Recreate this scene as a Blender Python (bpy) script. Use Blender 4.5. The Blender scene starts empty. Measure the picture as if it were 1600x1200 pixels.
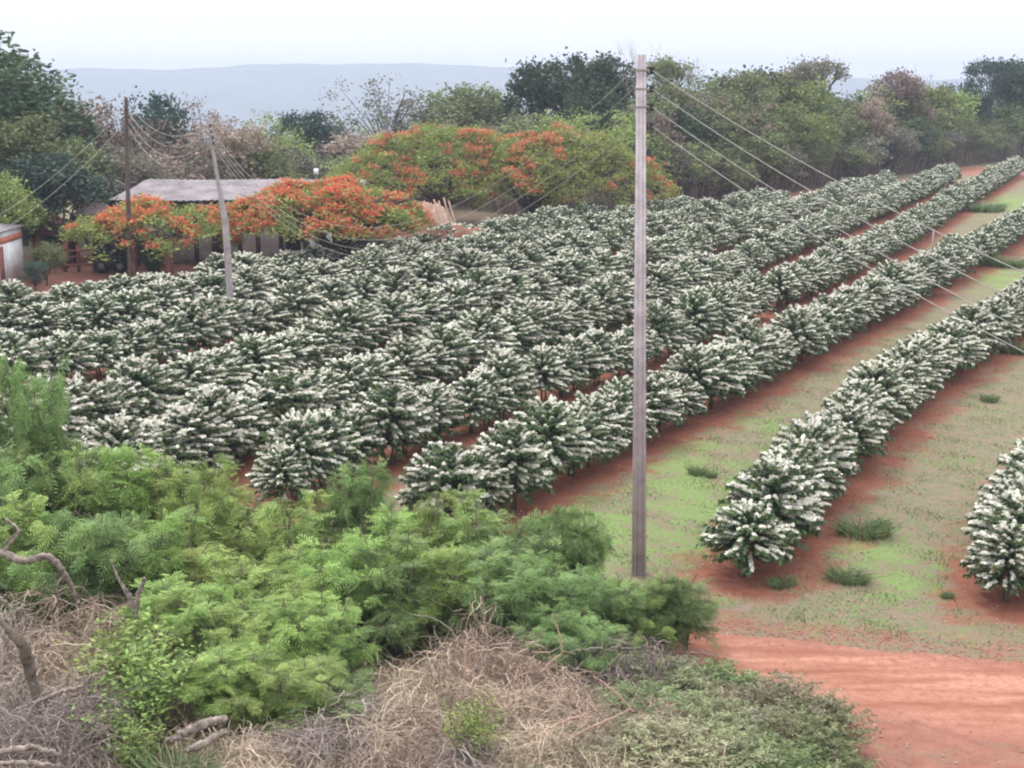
import bpy, math, random
import numpy as np
from mathutils import Vector
R = math.radians
rng = np.random.default_rng(7)
random.seed(7)
sc = bpy.context.scene
COL = sc.collection

# ------------------------------------------------------------------ camera
H_CAM, F_PX = 9.2, 2200.0
PITCH = math.atan(475.0 / F_PX)
cam_d = bpy.data.cameras.new('camera'); cam = bpy.data.objects.new('camera', cam_d); COL.objects.link(cam)
cam.location = (0, 0, H_CAM); cam.rotation_euler = (math.pi / 2 - PITCH, 0, 0)
cam_d.sensor_width = 36.0; cam_d.lens = F_PX / 1600 * 36.0
cam_d.clip_start = 0.1; cam_d.clip_end = 20000
sc.camera = cam
# ------------------------------------------------------------------ world, sun, exposure
SUN_EL, SUN_AZ = R(58), R(-35)      # azimuth measured from +Y towards +X
world = bpy.data.worlds.new('World'); sc.world = world; world.use_nodes = True
wn, wl = world.node_tree.nodes, world.node_tree.links
wn.clear()
w_out = wn.new('ShaderNodeOutputWorld'); w_bg = wn.new('ShaderNodeBackground')
w_sky = wn.new('ShaderNodeTexSky'); w_sky.sky_type = 'NISHITA'; w_sky.sun_disc = False
w_sky.sun_elevation = SUN_EL; w_sky.sun_rotation = SUN_AZ
w_sc = wn.new('ShaderNodeVectorMath'); w_sc.operation = 'SCALE'; w_sc.inputs['Scale'].default_value = 0.10
w_geo = wn.new('ShaderNodeTexCoord'); w_sep = wn.new('ShaderNodeSeparateXYZ')
w_ramp = wn.new('ShaderNodeValToRGB'); w_noise = wn.new('ShaderNodeTexNoise')
w_map = wn.new('ShaderNodeMapping'); w_map.inputs['Scale'].default_value = (1.5, 1.5, 9)
w_noise.inputs['Scale'].default_value = 2.2; w_noise.inputs['Detail'].default_value = 4
w_mr = wn.new('ShaderNodeMapRange'); w_mr.inputs['To Min'].default_value = 0.975; w_mr.inputs['To Max'].default_value = 1.02
w_mix = wn.new('ShaderNodeMix'); w_mix.data_type = 'RGBA'; w_mix.inputs['Factor'].default_value = 0.93
w_mul = wn.new('ShaderNodeVectorMath'); w_mul.operation = 'SCALE'
els = w_ramp.color_ramp.elements
els[0].position = 0.0; els[0].color = (0.87, 0.895, 0.955, 1)
els[1].position = 1.0; els[1].color = (1.05, 1.05, 1.06, 1)
e = els.new(0.10); e.color = (0.86, 0.885, 0.93, 1)
w_zen = wn.new('ShaderNodeMapRange'); w_zen.inputs['From Min'].default_value = 0.12; w_zen.inputs['From Max'].default_value = 0.9
w_zen.inputs['To Min'].default_value = 1.0; w_zen.inputs['To Max'].default_value = 2.2
w_m2 = wn.new('ShaderNodeMath'); w_m2.operation = 'MULTIPLY'
wl.new(w_geo.outputs['Generated'], w_sep.inputs[0]); wl.new(w_sep.outputs['Z'], w_ramp.inputs[0]); wl.new(w_sep.outputs['Z'], w_zen.inputs['Value'])
wl.new(w_geo.outputs['Generated'], w_map.inputs[0]); wl.new(w_map.outputs[0], w_noise.inputs['Vector'])
wl.new(w_noise.outputs['Fac'], w_mr.inputs['Value'])
wl.new(w_mr.outputs[0], w_m2.inputs[0]); wl.new(w_zen.outputs[0], w_m2.inputs[1])
wl.new(w_ramp.outputs[0], w_mul.inputs[0]); wl.new(w_m2.outputs[0], w_mul.inputs['Scale'])
wl.new(w_sky.outputs[0], w_sc.inputs[0])
wl.new(w_sc.outputs[0], w_mix.inputs[6]); wl.new(w_mul.outputs[0], w_mix.inputs[7])
wl.new(w_mix.outputs[2], w_bg.inputs['Color']); w_bg.inputs['Strength'].default_value = 1.0
wl.new(w_bg.outputs[0], w_out.inputs[0])
sun_d = bpy.data.lights.new('sun', 'SUN'); sun = bpy.data.objects.new('sun', sun_d); COL.objects.link(sun)
sun_d.energy = 1.5; sun_d.angle = R(11); sun_d.color = (1.0, 0.965, 0.92)
sdir = Vector((math.sin(SUN_AZ) * math.cos(SUN_EL), math.cos(SUN_AZ) * math.cos(SUN_EL), math.sin(SUN_EL)))
sun.rotation_euler = sdir.to_track_quat('Z', 'Y').to_euler()
sc.view_settings.view_transform = 'Standard'; sc.view_settings.look = 'None'
sc.view_settings.exposure = 0.40; sc.view_settings.gamma = 1.0
sc.render.engine = 'CYCLES'
cy = sc.cycles
cy.use_denoising = True; cy.max_bounces = 5; cy.diffuse_bounces = 3; cy.glossy_bounces = 2
cy.transmission_bounces = 3; cy.volume_bounces = 0; cy.transparent_max_bounces = 8
cy.pixel_filter_type = 'BLACKMAN_HARRIS'; cy.filter_width = 2.1
cy.use_adaptive_sampling = True; cy.adaptive_threshold = 0.02

# ------------------------------------------------------------------ geometry of the site
FWD = np.array([0, math.cos(PITCH), -math.sin(PITCH)]); UPV = np.array([0, math.sin(PITCH), math.cos(PITCH)]); RGT = np.array([1.0, 0, 0])
CAM = np.array([0, 0, H_CAM])
def ray(px, py):
    return FWD * F_PX + RGT * (px - 800) + UPV * (600 - py)
def G(px, py, z=0.0):                                   # point of a picture position on the plane z
    d = ray(px, py); t = (z - H_CAM) / d[2]; return CAM + d * t
def at(px, py, Y):                                      # point of a picture position at forward distance Y
    d = ray(px, py); return CAM + d * (Y / d[1])
def sst(a, b, x):
    t = np.clip((x - a) / (b - a), 0, 1); return t * t * (3 - 2 * t)
def terrain(x, y):
    x = np.asarray(x, float); y = np.asarray(y, float)
    bank = 1.3 * sst(23.5, 13.0, y + 0.25 * x) * sst(5.0, 1.6, x)
    bank = bank + 0.10 * np.sin(x * 1.9 + y * 1.3) * sst(23, 19, y) * sst(4.5, 2, x)
    und = 0.035 * np.sin(x * 0.31) * np.cos(y * 0.23)
    drop = -0.055 * np.clip(y - 185 + 0.0 * x, 0, 1700) * sst(185, 230, y)
    return bank + und + drop
def TZ(x, y): return float(terrain(x, y))
def ghit(px, py):
    z = 0.0
    for _ in range(30):
        p = G(px, py, z); z = 0.5 * z + 0.5 * TZ(p[0], p[1])
    return p

# ------------------------------------------------------------------ mesh helpers
class Geo:
    """collects vertices, quads and a per-vertex tone; links as ONE mesh"""
    def __init__(s): s.v = []; s.f = []; s.t = []; s.n = 0
    def add(s, v, f, t=0.5):
        v = np.asarray(v, float).reshape(-1, 3); f = np.asarray(f, int).reshape(-1, 4)
        s.v.append(v); s.f.append(f + s.n)
        s.t.append(np.broadcast_to(np.asarray(t, float), (len(v),)).copy()); s.n += len(v)
    def arrays(s):
        return np.concatenate(s.v), np.concatenate(s.f), np.concatenate(s.t)
    def mesh(s, name, mat, smooth=False):
        v, f, t = s.arrays(); return mesh_np(name, v, f, t, mat, smooth)
    def obj(s, name, mat, parent=None, smooth=False):
        return link(name, s.mesh(name, mat, smooth), parent)
def mesh_np(name, v, f, t, mat, smooth=False):
    me = bpy.data.meshes.new(name)
    tri = f[:, 2] == f[:, 3]
    nq, ntr = int((~tri).sum()), int(tri.sum())
    fq, ft = f[~tri], f[tri][:, :3]
    me.vertices.add(len(v)); me.vertices.foreach_set('co', v.astype(np.float32).ravel())
    loops = np.concatenate([fq.ravel(), ft.ravel()]).astype(np.int32)
    me.loops.add(len(loops)); me.loops.foreach_set('vertex_index', loops)
    st = np.concatenate([np.arange(nq) * 4, nq * 4 + np.arange(ntr) * 3]).astype(np.int32)
    me.polygons.add(nq + ntr); me.polygons.foreach_set('loop_start', st)
    if smooth: me.polygons.foreach_set('use_smooth', np.ones(nq + ntr, bool))
    a = me.attributes.new('tone', 'FLOAT', 'POINT'); a.data.foreach_set('value', t.astype(np.float32))
    me.update(calc_edges=True); me.validate()
    if mat: me.materials.append(mat)
    return me
def link(name, me, parent=None):
    o = bpy.data.objects.new(name, me); COL.objects.link(o)
    if parent is not None: o.parent = parent
    return o
def empty(name, loc, rz=0, s=1.0):
    o = bpy.data.objects.new(name, None); COL.objects.link(o)
    o.location = tuple(float(c) for c in loc); o.rotation_euler = (0, 0, rz); o.empty_display_size = 0.2
    o.scale = (s, s, s) if np.isscalar(s) else s
    return o
def tag(o, label=None, cat=None, group=None, kind=None):
    if label: o['label'] = label
    if cat: o['category'] = cat
    if group: o['group'] = group
    if kind: o['kind'] = kind
    return o
def nrm(a): return a / np.maximum(np.linalg.norm(a, axis=-1, keepdims=True), 1e-9)
def rhombi(g, c, u, v, su, sv, tone, kite=0.0):
    """leaf shaped four-cornered faces: centre c, long axis u, short axis v"""
    c = np.asarray(c); n = len(c); su = np.broadcast_to(su, (n,))[:, None]; sv = np.broadcast_to(sv, (n,))[:, None]
    P = np.stack([c - u * su, c + v * sv - u * su * kite, c + u * su, c - v * sv - u * su * kite], 1)
    F = np.arange(n * 4).reshape(n, 4); g.add(P.reshape(-1, 3), F, np.repeat(np.broadcast_to(tone, (n,)), 4))
def rand_dirs(n, r=rng): return nrm(r.normal(size=(n, 3)))
def perp(u, r=rng):
    w = np.cross(u, rand_dirs(len(u), r)); return nrm(w)
def tube(g, pts, rad, n=6, tone=0.5, cap=True):
    pts = np.asarray(pts, float); m = len(pts); rad = np.broadcast_to(rad, (m,)); tn = np.gradient(pts, axis=0); tn = nrm(tn)
    ref = np.array([0, 0, 1.0]) if abs(tn[:, 2]).mean() < 0.8 else np.array([1.0, 0, 0])
    a = nrm(np.cross(tn, ref)); b = np.cross(tn, a)
    th = np.arange(n) * 2 * math.pi / n
    V = pts[:, None] + rad[:, None, None] * (np.cos(th)[None, :, None] * a[:, None] + np.sin(th)[None, :, None] * b[:, None])
    i = np.arange(m - 1)[:, None] * n; j = np.arange(n)[None]; k = (j + 1) % n
    F = np.stack([i + j, i + k, i + n + k, i + n + j], -1).reshape(-1, 4)
    V = V.reshape(-1, 3)
    if cap and n == 4: F = np.concatenate([F, [[3, 2, 1, 0]], [[(m - 1) * n + q for q in range(4)]]])
    elif cap:
        V = np.concatenate([V, pts[:1], pts[-1:]]); c0, c1 = m * n, m * n + 1
        jj = np.arange(n); kk = (jj + 1) % n
        F = np.concatenate([F, np.stack([kk, jj, jj * 0 + c0, jj * 0 + c0], -1), np.stack([jj + (m - 1) * n, kk + (m - 1) * n, jj * 0 + c1, jj * 0 + c1], -1)])
    g.add(V, F, tone)
def box(g, x0, x1, y0, y1, z0, z1, tone=0.5):
    V = [(x, y, z) for z in (z0, z1) for y in (y0, y1) for x in (x0, x1)]
    g.add(V, [(0, 2, 3, 1), (4, 5, 7, 6), (0, 1, 5, 4), (2, 6, 7, 3), (0, 4, 6, 2), (1, 3, 7, 5)], tone)
def ribbons(g, P, w, tone, r=rng):
    """P: n x m x 3 strand points, flat ribbons of width w"""
    n, m, _ = P.shape; d = nrm(P[:, -1] - P[:, 0]); s = perp(d, r)[:, None] * (np.broadcast_to(w, (n,))[:, None, None] * np.linspace(1, 0.35, m)[None, :, None])
    V = np.stack([P - s, P + s], 2).reshape(-1, 3)
    b = (np.arange(n)[:, None] * m + np.arange(m - 1)[None]) * 2
    F = np.stack([b, b + 1, b + 3, b + 2], -1).reshape(-1, 4)
    g.add(V, F, np.repeat(np.broadcast_to(tone, (n,)), m * 2))
def polyline(pts, step):
    pts = np.asarray(pts, float)
    seg = np.r_[0, np.cumsum(np.linalg.norm(np.diff(pts, axis=0), axis=1))]
    # smooth by chaikin-like resample
    for _ in range(3):
        q = pts[:-1] * .75 + pts[1:] * .25; w = pts[:-1] * .25 + pts[1:] * .75
        pts = np.concatenate([pts[:1], np.stack([q, w], 1).reshape(-1, pts.shape[1]), pts[-1:]])
    seg = np.r_[0, np.cumsum(np.linalg.norm(np.diff(pts, axis=0), axis=1))]
    s = np.arange(0, seg[-1], step) if step > 0 else seg
    return np.stack([np.interp(s, seg, pts[:, k]) for k in range(pts.shape[1])], 1)

# ------------------------------------------------------------------ materials
def mat_base(name):
    m = bpy.data.materials.new(name); m.use_nodes = True; nt = m.node_tree
    return m, nt, nt.nodes['Principled BSDF'], nt.nodes['Material Output']
def rgb(nt, c):
    n = nt.nodes.new('ShaderNodeRGB'); n.outputs[0].default_value = (*c, 1); return n.outputs[0]
def mix(nt, f, a, b, mode='MIX'):
    n = nt.nodes.new('ShaderNodeMix'); n.data_type = 'RGBA'; n.blend_type = mode
    for s, i in ((f, 0), (a, 6), (b, 7)):
        if isinstance(s, (int, float)): n.inputs[i].default_value = s
        elif isinstance(s, tuple): n.inputs[i].default_value = (*s, 1)
        else: nt.links.new(s, n.inputs[i])
    return n.outputs[2]
def noise(nt, scale, detail=4, rough=0.6, vec=None, obj=True):
    n = nt.nodes.new('ShaderNodeTexNoise'); n.inputs['Scale'].default_value = scale; n.inputs['Detail'].default_value = detail; n.inputs['Roughness'].default_value = rough
    if vec is None:
        g = nt.nodes.new('ShaderNodeTexCoord') if obj else nt.nodes.new('ShaderNodeNewGeometry')
        vec = g.outputs['Object'] if obj else g.outputs['Position']
    nt.links.new(vec, n.inputs['Vector']); return n.outputs['Fac']
def ramp(nt, f, a, b, lo=0.0, hi=1.0):
    n = nt.nodes.new('ShaderNodeMapRange'); n.inputs['From Min'].default_value = a; n.inputs['From Max'].default_value = b
    n.inputs['To Min'].default_value = lo; n.inputs['To Max'].default_value = hi
    nt.links.new(f, n.inputs['Value']); return n.outputs[0]
def attr(nt, name):
    n = nt.nodes.new('ShaderNodeAttribute'); n.attribute_name = name; return n.outputs['Fac']
def math_n(nt, op, a, b):
    n = nt.nodes.new('ShaderNodeMath'); n.operation = op
    for s, i in ((a, 0), (b, 1)):
        if isinstance(s, (int, float)): n.inputs[i].default_value = s
        else: nt.links.new(s, n.inputs[i])
    return n.outputs[0]
def leaf_mat(name, dark, light, transl=0.3, rough=0.55, spec=0.3, vary=0.35):
    m, nt, p, out = mat_base(name)
    col = mix(nt, attr(nt, 'tone'), dark, light)
    oi = nt.nodes.new('ShaderNodeObjectInfo')
    hs = nt.nodes.new('ShaderNodeHueSaturation'); nt.links.new(col, hs.inputs['Color'])
    nt.links.new(ramp(nt, oi.outputs['Random'], 0, 1, 1 - vary, 1 + vary), hs.inputs['Value'])
    nt.links.new(ramp(nt, oi.outputs['Random'], 0, 1, 0.485, 0.515), hs.inputs['Hue'])
    col = hs.outputs[0]
    nt.links.new(col, p.inputs['Base Color']); p.inputs['Roughness'].default_value = rough; p.inputs['Specular IOR Level'].default_value = spec
    tr = nt.nodes.new('ShaderNodeBsdfTranslucent'); nt.links.new(col, tr.inputs['Color'])
    ms = nt.nodes.new('ShaderNodeMixShader'); ms.inputs[0].default_value = transl
    nt.links.new(p.outputs[0], ms.inputs[1]); nt.links.new(tr.outputs[0], ms.inputs[2]); nt.links.new(ms.outputs[0], out.inputs[0])
    return m
def plain(name, c1, c2, scale=6, rough=0.85, spec=0.2, bump=0.0, bscale=30, use_tone=False, detail=5):
    m, nt, p, out = mat_base(name)
    f = ramp(nt, noise(nt, scale, detail), 0.35, 0.68)
    col = mix(nt, f, c1, c2)
    if use_tone:
        col = mix(nt, 1.0, col, mix(nt, attr(nt, 'tone'), (0.55, 0.55, 0.55), (1.4, 1.4, 1.4)), 'MULTIPLY')
    nt.links.new(col, p.inputs['Base Color']); p.inputs['Roughness'].default_value = rough; p.inputs['Specular IOR Level'].default_value = spec
    if bump:
        b = nt.nodes.new('ShaderNodeBump'); b.inputs['Strength'].default_value = bump; b.inputs['Distance'].default_value = 0.03
        nt.links.new(noise(nt, bscale, 6), b.inputs['Height']); nt.links.new(b.outputs[0], p.inputs['Normal'])
    return m

M = {}
M['bark'] = plain('bark', (.10, .075, .06), (.20, .16, .135), 5, bump=.5)
M['bark_grey'] = plain('bark_grey', (.22, .19, .17), (.36, .32, .29), 5, bump=.5)
M['bark_dark'] = plain('bark_dark', (.05, .038, .035), (.11, .085, .08), 5, bump=.4)
M['coffee_leaf'] = leaf_mat('coffee_leaf', (.030, .062, .030), (.19, .28, .07), .25, .38, .5, .12)
M['coffee_flower'] = leaf_mat('coffee_flower', (.56, .53, .43), (.96, .945, .87), .25, .7, .1, .05)
M['t_dark'] = leaf_mat('dark_green_leaf', (0.027, 0.054, 0.030), (0.091, 0.140, 0.063))
M['t_blue'] = leaf_mat('blue_green_leaf', (0.024, 0.049, 0.041), (0.070, 0.119, 0.084))
M['t_olive'] = leaf_mat('olive_leaf', (0.074, 0.095, 0.043), (0.280, 0.315, 0.133))
M['t_lime'] = leaf_mat('lime_leaf', (0.108, 0.149, 0.047), (0.336, 0.406, 0.126))
M['t_grey'] = leaf_mat('grey_leaf', (0.115, 0.108, 0.081), (0.266, 0.252, 0.196))
M['t_brown'] = leaf_mat('brown_leaf', (0.135, 0.101, 0.081), (0.364, 0.266, 0.231))
M['t_pink'] = leaf_mat('pinkish_seed_pods', (.15, .115, .09), (.40, .30, .25))
M['flam_leaf'] = leaf_mat('flamboyant_leaf', (.12, .15, .045), (.40, .46, .13), vary=.1)
M['flam_flower'] = leaf_mat('flamboyant_flower', (.50, .12, .08), (.84, .29, .17), .35, .6, .2, .06)
M['flam_red'] = leaf_mat('flamboyant_red_flower', (.52, .07, .055), (.84, .19, .15), .35, .6, .2, .06)
M['leu_a'] = leaf_mat('feathery_leaf_fresh', (.045, .085, .024), (.42, .58, .16), vary=.18)  # dark end deepened to paint shadow pockets among the sprays
M['leu_b'] = leaf_mat('feathery_leaf_deep', (.035, .062, .026), (.30, .42, .14), vary=.2)
M['leu_c'] = leaf_mat('feathery_leaf_yellowish', (.07, .10, .03), (.42, .53, .15), vary=.15)
M['weed'] = leaf_mat('weed_leaf', (.10, .12, .06), (.34, .37, .19), vary=.2)
M['weed_green'] = leaf_mat('weed_leaf_green', (.06, .095, .04), (.26, .34, .13), vary=.2)
M['weed_pale'] = leaf_mat('weed_leaf_pale', (.15, .14, .09), (.42, .40, .25), vary=.2)
M['dry'] = leaf_mat('dry_stalks', (.15, .11, .08), (.74, .58, .46), .15, .8, .1, .1)
M['dry_grey'] = leaf_mat('dry_grey_stalks', (.10, .08, .075), (.56, .46, .42), .1, .8, .1, .1)
M['grass'] = leaf_mat('short_grass', (.17, .20, .09), (.30, .34, .16), .3, vary=.0)
M['grass_tall'] = leaf_mat('tall_grass', (.07, .12, .05), (.22, .30, .13), .3, vary=.1)
M['deadwood'] = plain('deadwood', (.14, .11, .095), (.46, .38, .33), 14, bump=1.0, bscale=60)
M['concrete'] = plain('pole_concrete', (.37, .32, .34), (.54, .48, .505), 3.5, bump=.4, bscale=25)
M['pole_wood'] = plain('pole_wood', (.075, .05, .048), (.14, .10, .095), 4, bump=.4)
M['pole_pale'] = plain('pole_pale_wood', (.26, .225, .23), (.42, .37, .38), 4, bump=.4)
M['wire'] = plain('wire_metal', (.28, .27, .25), (.40, .38, .34), 4)
M['insulator'] = plain('insulator', (.03, .03, .035), (.06, .05, .05), 4, rough=.35, spec=.5)
M['roof_tin'] = plain('weathered_fibre_cement', (.15, .13, .14), (.27, .24, .25), 1.1, bump=.3)
M['whitewash'] = plain('whitewash', (.62, .59, .60), (.82, .79, .80), 1.3, bump=.2)
M['white_wall'] = plain('white_house_wall', (.55, .54, .58), (.86, .85, .88), 1.6, bump=.2)
M['plinth'] = plain('grey_plinth', (.16, .12, .12), (.25, .19, .18), 3)
M['brick'] = plain('orange_brick', (.40, .13, .08), (.62, .26, .17), 6)
M['timber_dark'] = plain('dark_timber', (.035, .025, .028), (.08, .055, .055), 5)
M['timber_red'] = plain('red_brown_timber', (.16, .06, .05), (.28, .12, .10), 5)
M['rust'] = plain('rusty_sheet', (.13, .04, .04), (.24, .09, .08), 5)
M['vehicle'] = plain('dark_painted_steel', (.012, .014, .028), (.035, .04, .06), 5, rough=.5)
M['rubber'] = plain('rubber', (.012, .012, .012), (.03, .028, .028), 5)
M['sand'] = plain('pale_sand_pile', (.26, .17, .135), (.42, .29, .23), 3, bump=.5)
M['earth'] = plain('red_earth_bank', (.15, .065, .05), (.25, .12, .085), 2, bump=.6, bscale=8)
M['white'] = plain('white_canvas', (.62, .62, .65), (.82, .82, .84), 4)
M['stick'] = plain('pale_stick', (.34, .22, .17), (.48, .32, .25), 6)

# ------------------------------------------------------------------ coffee rows (traced base lines, then laid on the ground)
ROWS_PX = [
 [(1577, 945), (1592, 894), (1612, 844), (1648, 781), (1760, 650), (1900, 530)],
 [(1168, 903), (1212, 845), (1280, 762), (1364, 676), (1458, 600), (1600, 512), (1760, 430)],
 [(705, 835), (850, 765), (950, 715), (1050, 665), (1150, 618), (1230, 575), (1340, 516), (1450, 456), (1525, 414), (1600, 366), (1700, 310)],
 [(440, 790), (540, 745), (660, 700), (780, 655), (880, 618), (1000, 575), (1100, 536), (1170, 503), (1225, 480), (1281, 455), (1340, 425), (1412, 388), (1476, 343), (1525, 312), (1588, 274)],
 [(150, 800), (335, 734), (500, 662), (620, 622), (780, 570), (950, 512), (1050, 475), (1124, 448), (1187, 419), (1250, 394), (1337, 354), (1420, 318), (1488, 284)],
 [(-60, 768), (60, 728), (200, 680), (330, 635), (450, 590), (560, 553), (700, 517), (850, 478), (1000, 438), (1100, 402), (1220, 356), (1390, 300)],
 [(-70, 630), (0, 612), (120, 594), (200, 580), (350, 544), (560, 502), (700, 470), (850, 430), (1000, 390), (1115, 354), (1225, 331)],
 [(-70, 560), (0, 548), (120, 535), (200, 527), (350, 496), (560, 459), (700, 430), (850, 402), (1000, 366), (1080, 345)],
 [(-60, 515), (0, 513), (120, 513), (232, 504), (300, 483), (360, 467), (450, 448), (560, 430), (700, 407), (850, 380), (950, 358)],
]
ROWS = [np.array([G(px, py)[:2] for px, py in r]) for r in ROWS_PX]
row_lines = [polyline(r, 0.4) for r in ROWS]
ROAD_UP = np.array([(-30, 33), (-12, 28.6), (-5, 25.8), (2.5, 22.9), (5.2, 22.1), (8.3, 21.3), (16, 19.8), (30, 18.5)])
ROAD_LO = np.array([(-30, 29), (-12, 25.2), (-5, 22.6), (2.5, 20.3), (5.0, 19.5), (7.2, 18.1), (14, 15.6), (28, 13.5)])

# ------------------------------------------------------------------ ground sheet
def axis(lo, hi, step, far):
    a = list(np.arange(lo, hi + step / 2, step)); s = step; x = hi
    while x < far: s *= 1.22; x += s; a.append(x)
    s = step; x = lo
    while x > -far: s *= 1.22; x -= s; a.insert(0, x)
    return np.array(a)
def build_ground():
    xs = axis(-40, 62, 0.42, 9000); ys = axis(10, 150, 0.42, 9000)
    ys = ys[ys > -300]
    X, Y = np.meshgrid(xs, ys); P = np.stack([X.ravel(), Y.ravel()], 1)
    Z = terrain(P[:, 0], P[:, 1])
    near = (P[:, 0] > -45) & (P[:, 0] < 66) & (P[:, 1] > 8) & (P[:, 1] < 155)
    D = np.full(len(P), 50.0)
    idx = np.where(near)[0]
    for i, L in enumerate(row_lines):
        L2 = L[::2]
        for k in range(0, len(idx), 20000):
            q = P[idx[k:k + 20000]]
            d = np.sqrt(((q[:, None] - L2[None]) ** 2).sum(-1)).min(1)
            if i > 3: d = d * 0.8
            D[idx[k:k + 20000]] = np.minimum(D[idx[k:k + 20000]], d)
    nx, ny = len(xs), len(ys)
    i = (np.arange(ny - 1)[:, None] * nx + np.arange(nx - 1)[None]).ravel()
    Fq = np.stack([i, i + 1, i + nx + 1, i + nx], 1)
    me = mesh_np('ground', np.c_[P, Z], Fq, np.full(len(P), .5), None, True)
    def put(name, val):
        a = me.attributes.new(name, 'FLOAT', 'POINT'); a.data.foreach_set('value', val.astype(np.float32))
    put('rowdist', D)
    # beaten red earth: farm yard, headland beside the road, far field ends
    yard = np.zeros(len(P))
    def blob(cx, cy, rx, ry, s=1.0):
        nonlocal yard
        yard = np.maximum(yard, s * np.exp(-(((P[:, 0] - cx) / rx) ** 2 + ((P[:, 1] - cy) / ry) ** 2) ** 2))
    a = G(210, 412); blob(a[0], a[1], 9, 8)
    a = G(90, 430); blob(a[0], a[1], 8, 7)
    a = G(400, 395); blob(a[0], a[1], 12, 7)
    a = G(600, 372); blob(a[0], a[1], 7, 5)
    for px, py, rx, ry in ((1540, 268, 7, 10), (1430, 285, 5, 7), (1260, 305, 7, 8), (1150, 325, 6, 8), (1000, 345, 4, 3)):
        a = G(px, py); blob(a[0], a[1], rx, ry)
    ry_ = np.interp(P[:, 0], ROAD_UP[:, 0], ROAD_UP[:, 1])
    head = sst(1.5, 0.1, np.abs(P[:, 1] - ry_ - 0.4))
    head = np.where(near, head * 0.58, 0)
    rl = np.interp(P[:, 0], ROAD_LO[:, 0], ROAD_LO[:, 1])
    head2 = np.where(near & (P[:, 0] > 3), sst(5.0, 1.5, np.abs(P[:, 1] - rl + 1.0)) * .9, 0)
    put('yard', np.maximum(yard, np.maximum(head, head2)))
    bank = sst(23.5, 21.0, P[:, 1] + 0.25 * P[:, 0]) * sst(4.5, 2.5, P[:, 0])
    for px, py, rx, ry in ((760, 349, 11, 5), (900, 345, 10, 5), (640, 345, 8, 5)):
        a = G(px, py); bank = np.maximum(bank, np.exp(-(((P[:, 0] - a[0]) / rx) ** 2 + ((P[:, 1] - a[1] - 3) / ry) ** 2) ** 2))
    put('bank', bank)
    fresh = np.zeros(len(P))
    for px, py, rx, ry in ((1090, 770, 2.0, 5.0), (1010, 850, 2.2, 2.5), (960, 830, 2.5, 3), (1440, 920, .9, 1.0), (1350, 870, 1.3, 1.8), (1560, 315, 5, 12), (1500, 420, 4, 7), (1230, 680, 1.0, 3)):
        a = G(px, py); fresh = np.maximum(fresh, np.exp(-(((P[:, 0] - a[0]) / rx) ** 2 + ((P[:, 1] - a[1]) / ry) ** 2)))
    put('fresh', fresh)
    o = link('ground', me); tag(o, kind='structure')
    # material
    m, nt, p, out = mat_base('field_ground')
    n1 = noise(nt, .55, 6, .65, obj=False); n2 = noise(nt, 3.2, 6, .7, obj=False); n3 = noise(nt, 14, 5, .7, obj=False)
    nb = noise(nt, .9, 5, .6, obj=False)
    weeds = mix(nt, ramp(nt, n2, .42, .58), (.25, .185, .14), (.18, .185, .105))
    freshc = mix(nt, ramp(nt, n3, .3, .7), (.15, .22, .078), (.24, .315, .118))
    ff = math_n(nt, 'ADD', math_n(nt, 'MULTIPLY', attr(nt, 'fresh'), .9), ramp(nt, n1, .42, .62, -.35, .35))
    ff = math_n(nt, 'ADD', ff, ramp(nt, n2, .36, .64, -.38, .28))
    gr = mix(nt, ramp(nt, ff, .15, .75), weeds, freshc)
    gr = mix(nt, ramp(nt, noise(nt, 1.9, 6, .75, obj=False), .58, .72), gr, (.20, .13, .095))
    gr = mix(nt, ramp(nt, n3, .60, .75), gr, (.10, .105, .055))
    soil = mix(nt, ramp(nt, n2, .3, .7), (.225, .078, .05), (.34, .14, .095))
    soil = mix(nt, ramp(nt, n3, .62, .72), soil, (.40, .25, .19))
    dd = math_n(nt, 'ADD', attr(nt, 'rowdist'), ramp(nt, nb, .3, .7, -.75, .45)); dd = math_n(nt, 'ADD', dd, ramp(nt, n3, .3, .7, -.15, .15))
    fs = ramp(nt, dd, 1.45, .75)
    col = mix(nt, fs, gr, soil)
    yc = mix(nt, ramp(nt, n2, .3, .75), (.24, .10, .075), (.37, .18, .135))
    fy = math_n(nt, 'ADD', attr(nt, 'yard'), ramp(nt, nb, .3, .7, -.35, .25)); fy = math_n(nt, 'ADD', fy, ramp(nt, n3, .3, .7, -.2, .2))
    col = mix(nt, ramp(nt, fy, .38, .75), col, yc)
    bk = mix(nt, ramp(nt, n3, .3, .7), (.07, .05, .035), (.20, .14, .10))
    bk = mix(nt, ramp(nt, n2, .5, .7), bk, (.09, .11, .045))
    col = mix(nt, attr(nt, 'bank'), col, bk)
    # beyond the plantation: dull green country
    g2 = nt.nodes.new('ShaderNodeNewGeometry'); sp = nt.nodes.new('ShaderNodeSeparateXYZ'); nt.links.new(g2.outputs['Position'], sp.inputs[0])
    far = ramp(nt, sp.outputs['Y'], 160, 190)
    col = mix(nt, far, col, (.07, .085, .05))
    nt.links.new(col, p.inputs['Base Color']); p.inputs['Roughness'].default_value = .95; p.inputs['Specular IOR Level'].default_value = .1
    b = nt.nodes.new('ShaderNodeBump'); b.inputs['Strength'].default_value = .8; b.inputs['Distance'].default_value = .07
    nt.links.new(math_n(nt, 'ADD', n3, n2), b.inputs['Height']); nt.links.new(b.outputs[0], p.inputs['Normal'])
    me.materials.append(m)
build_ground()

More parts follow.
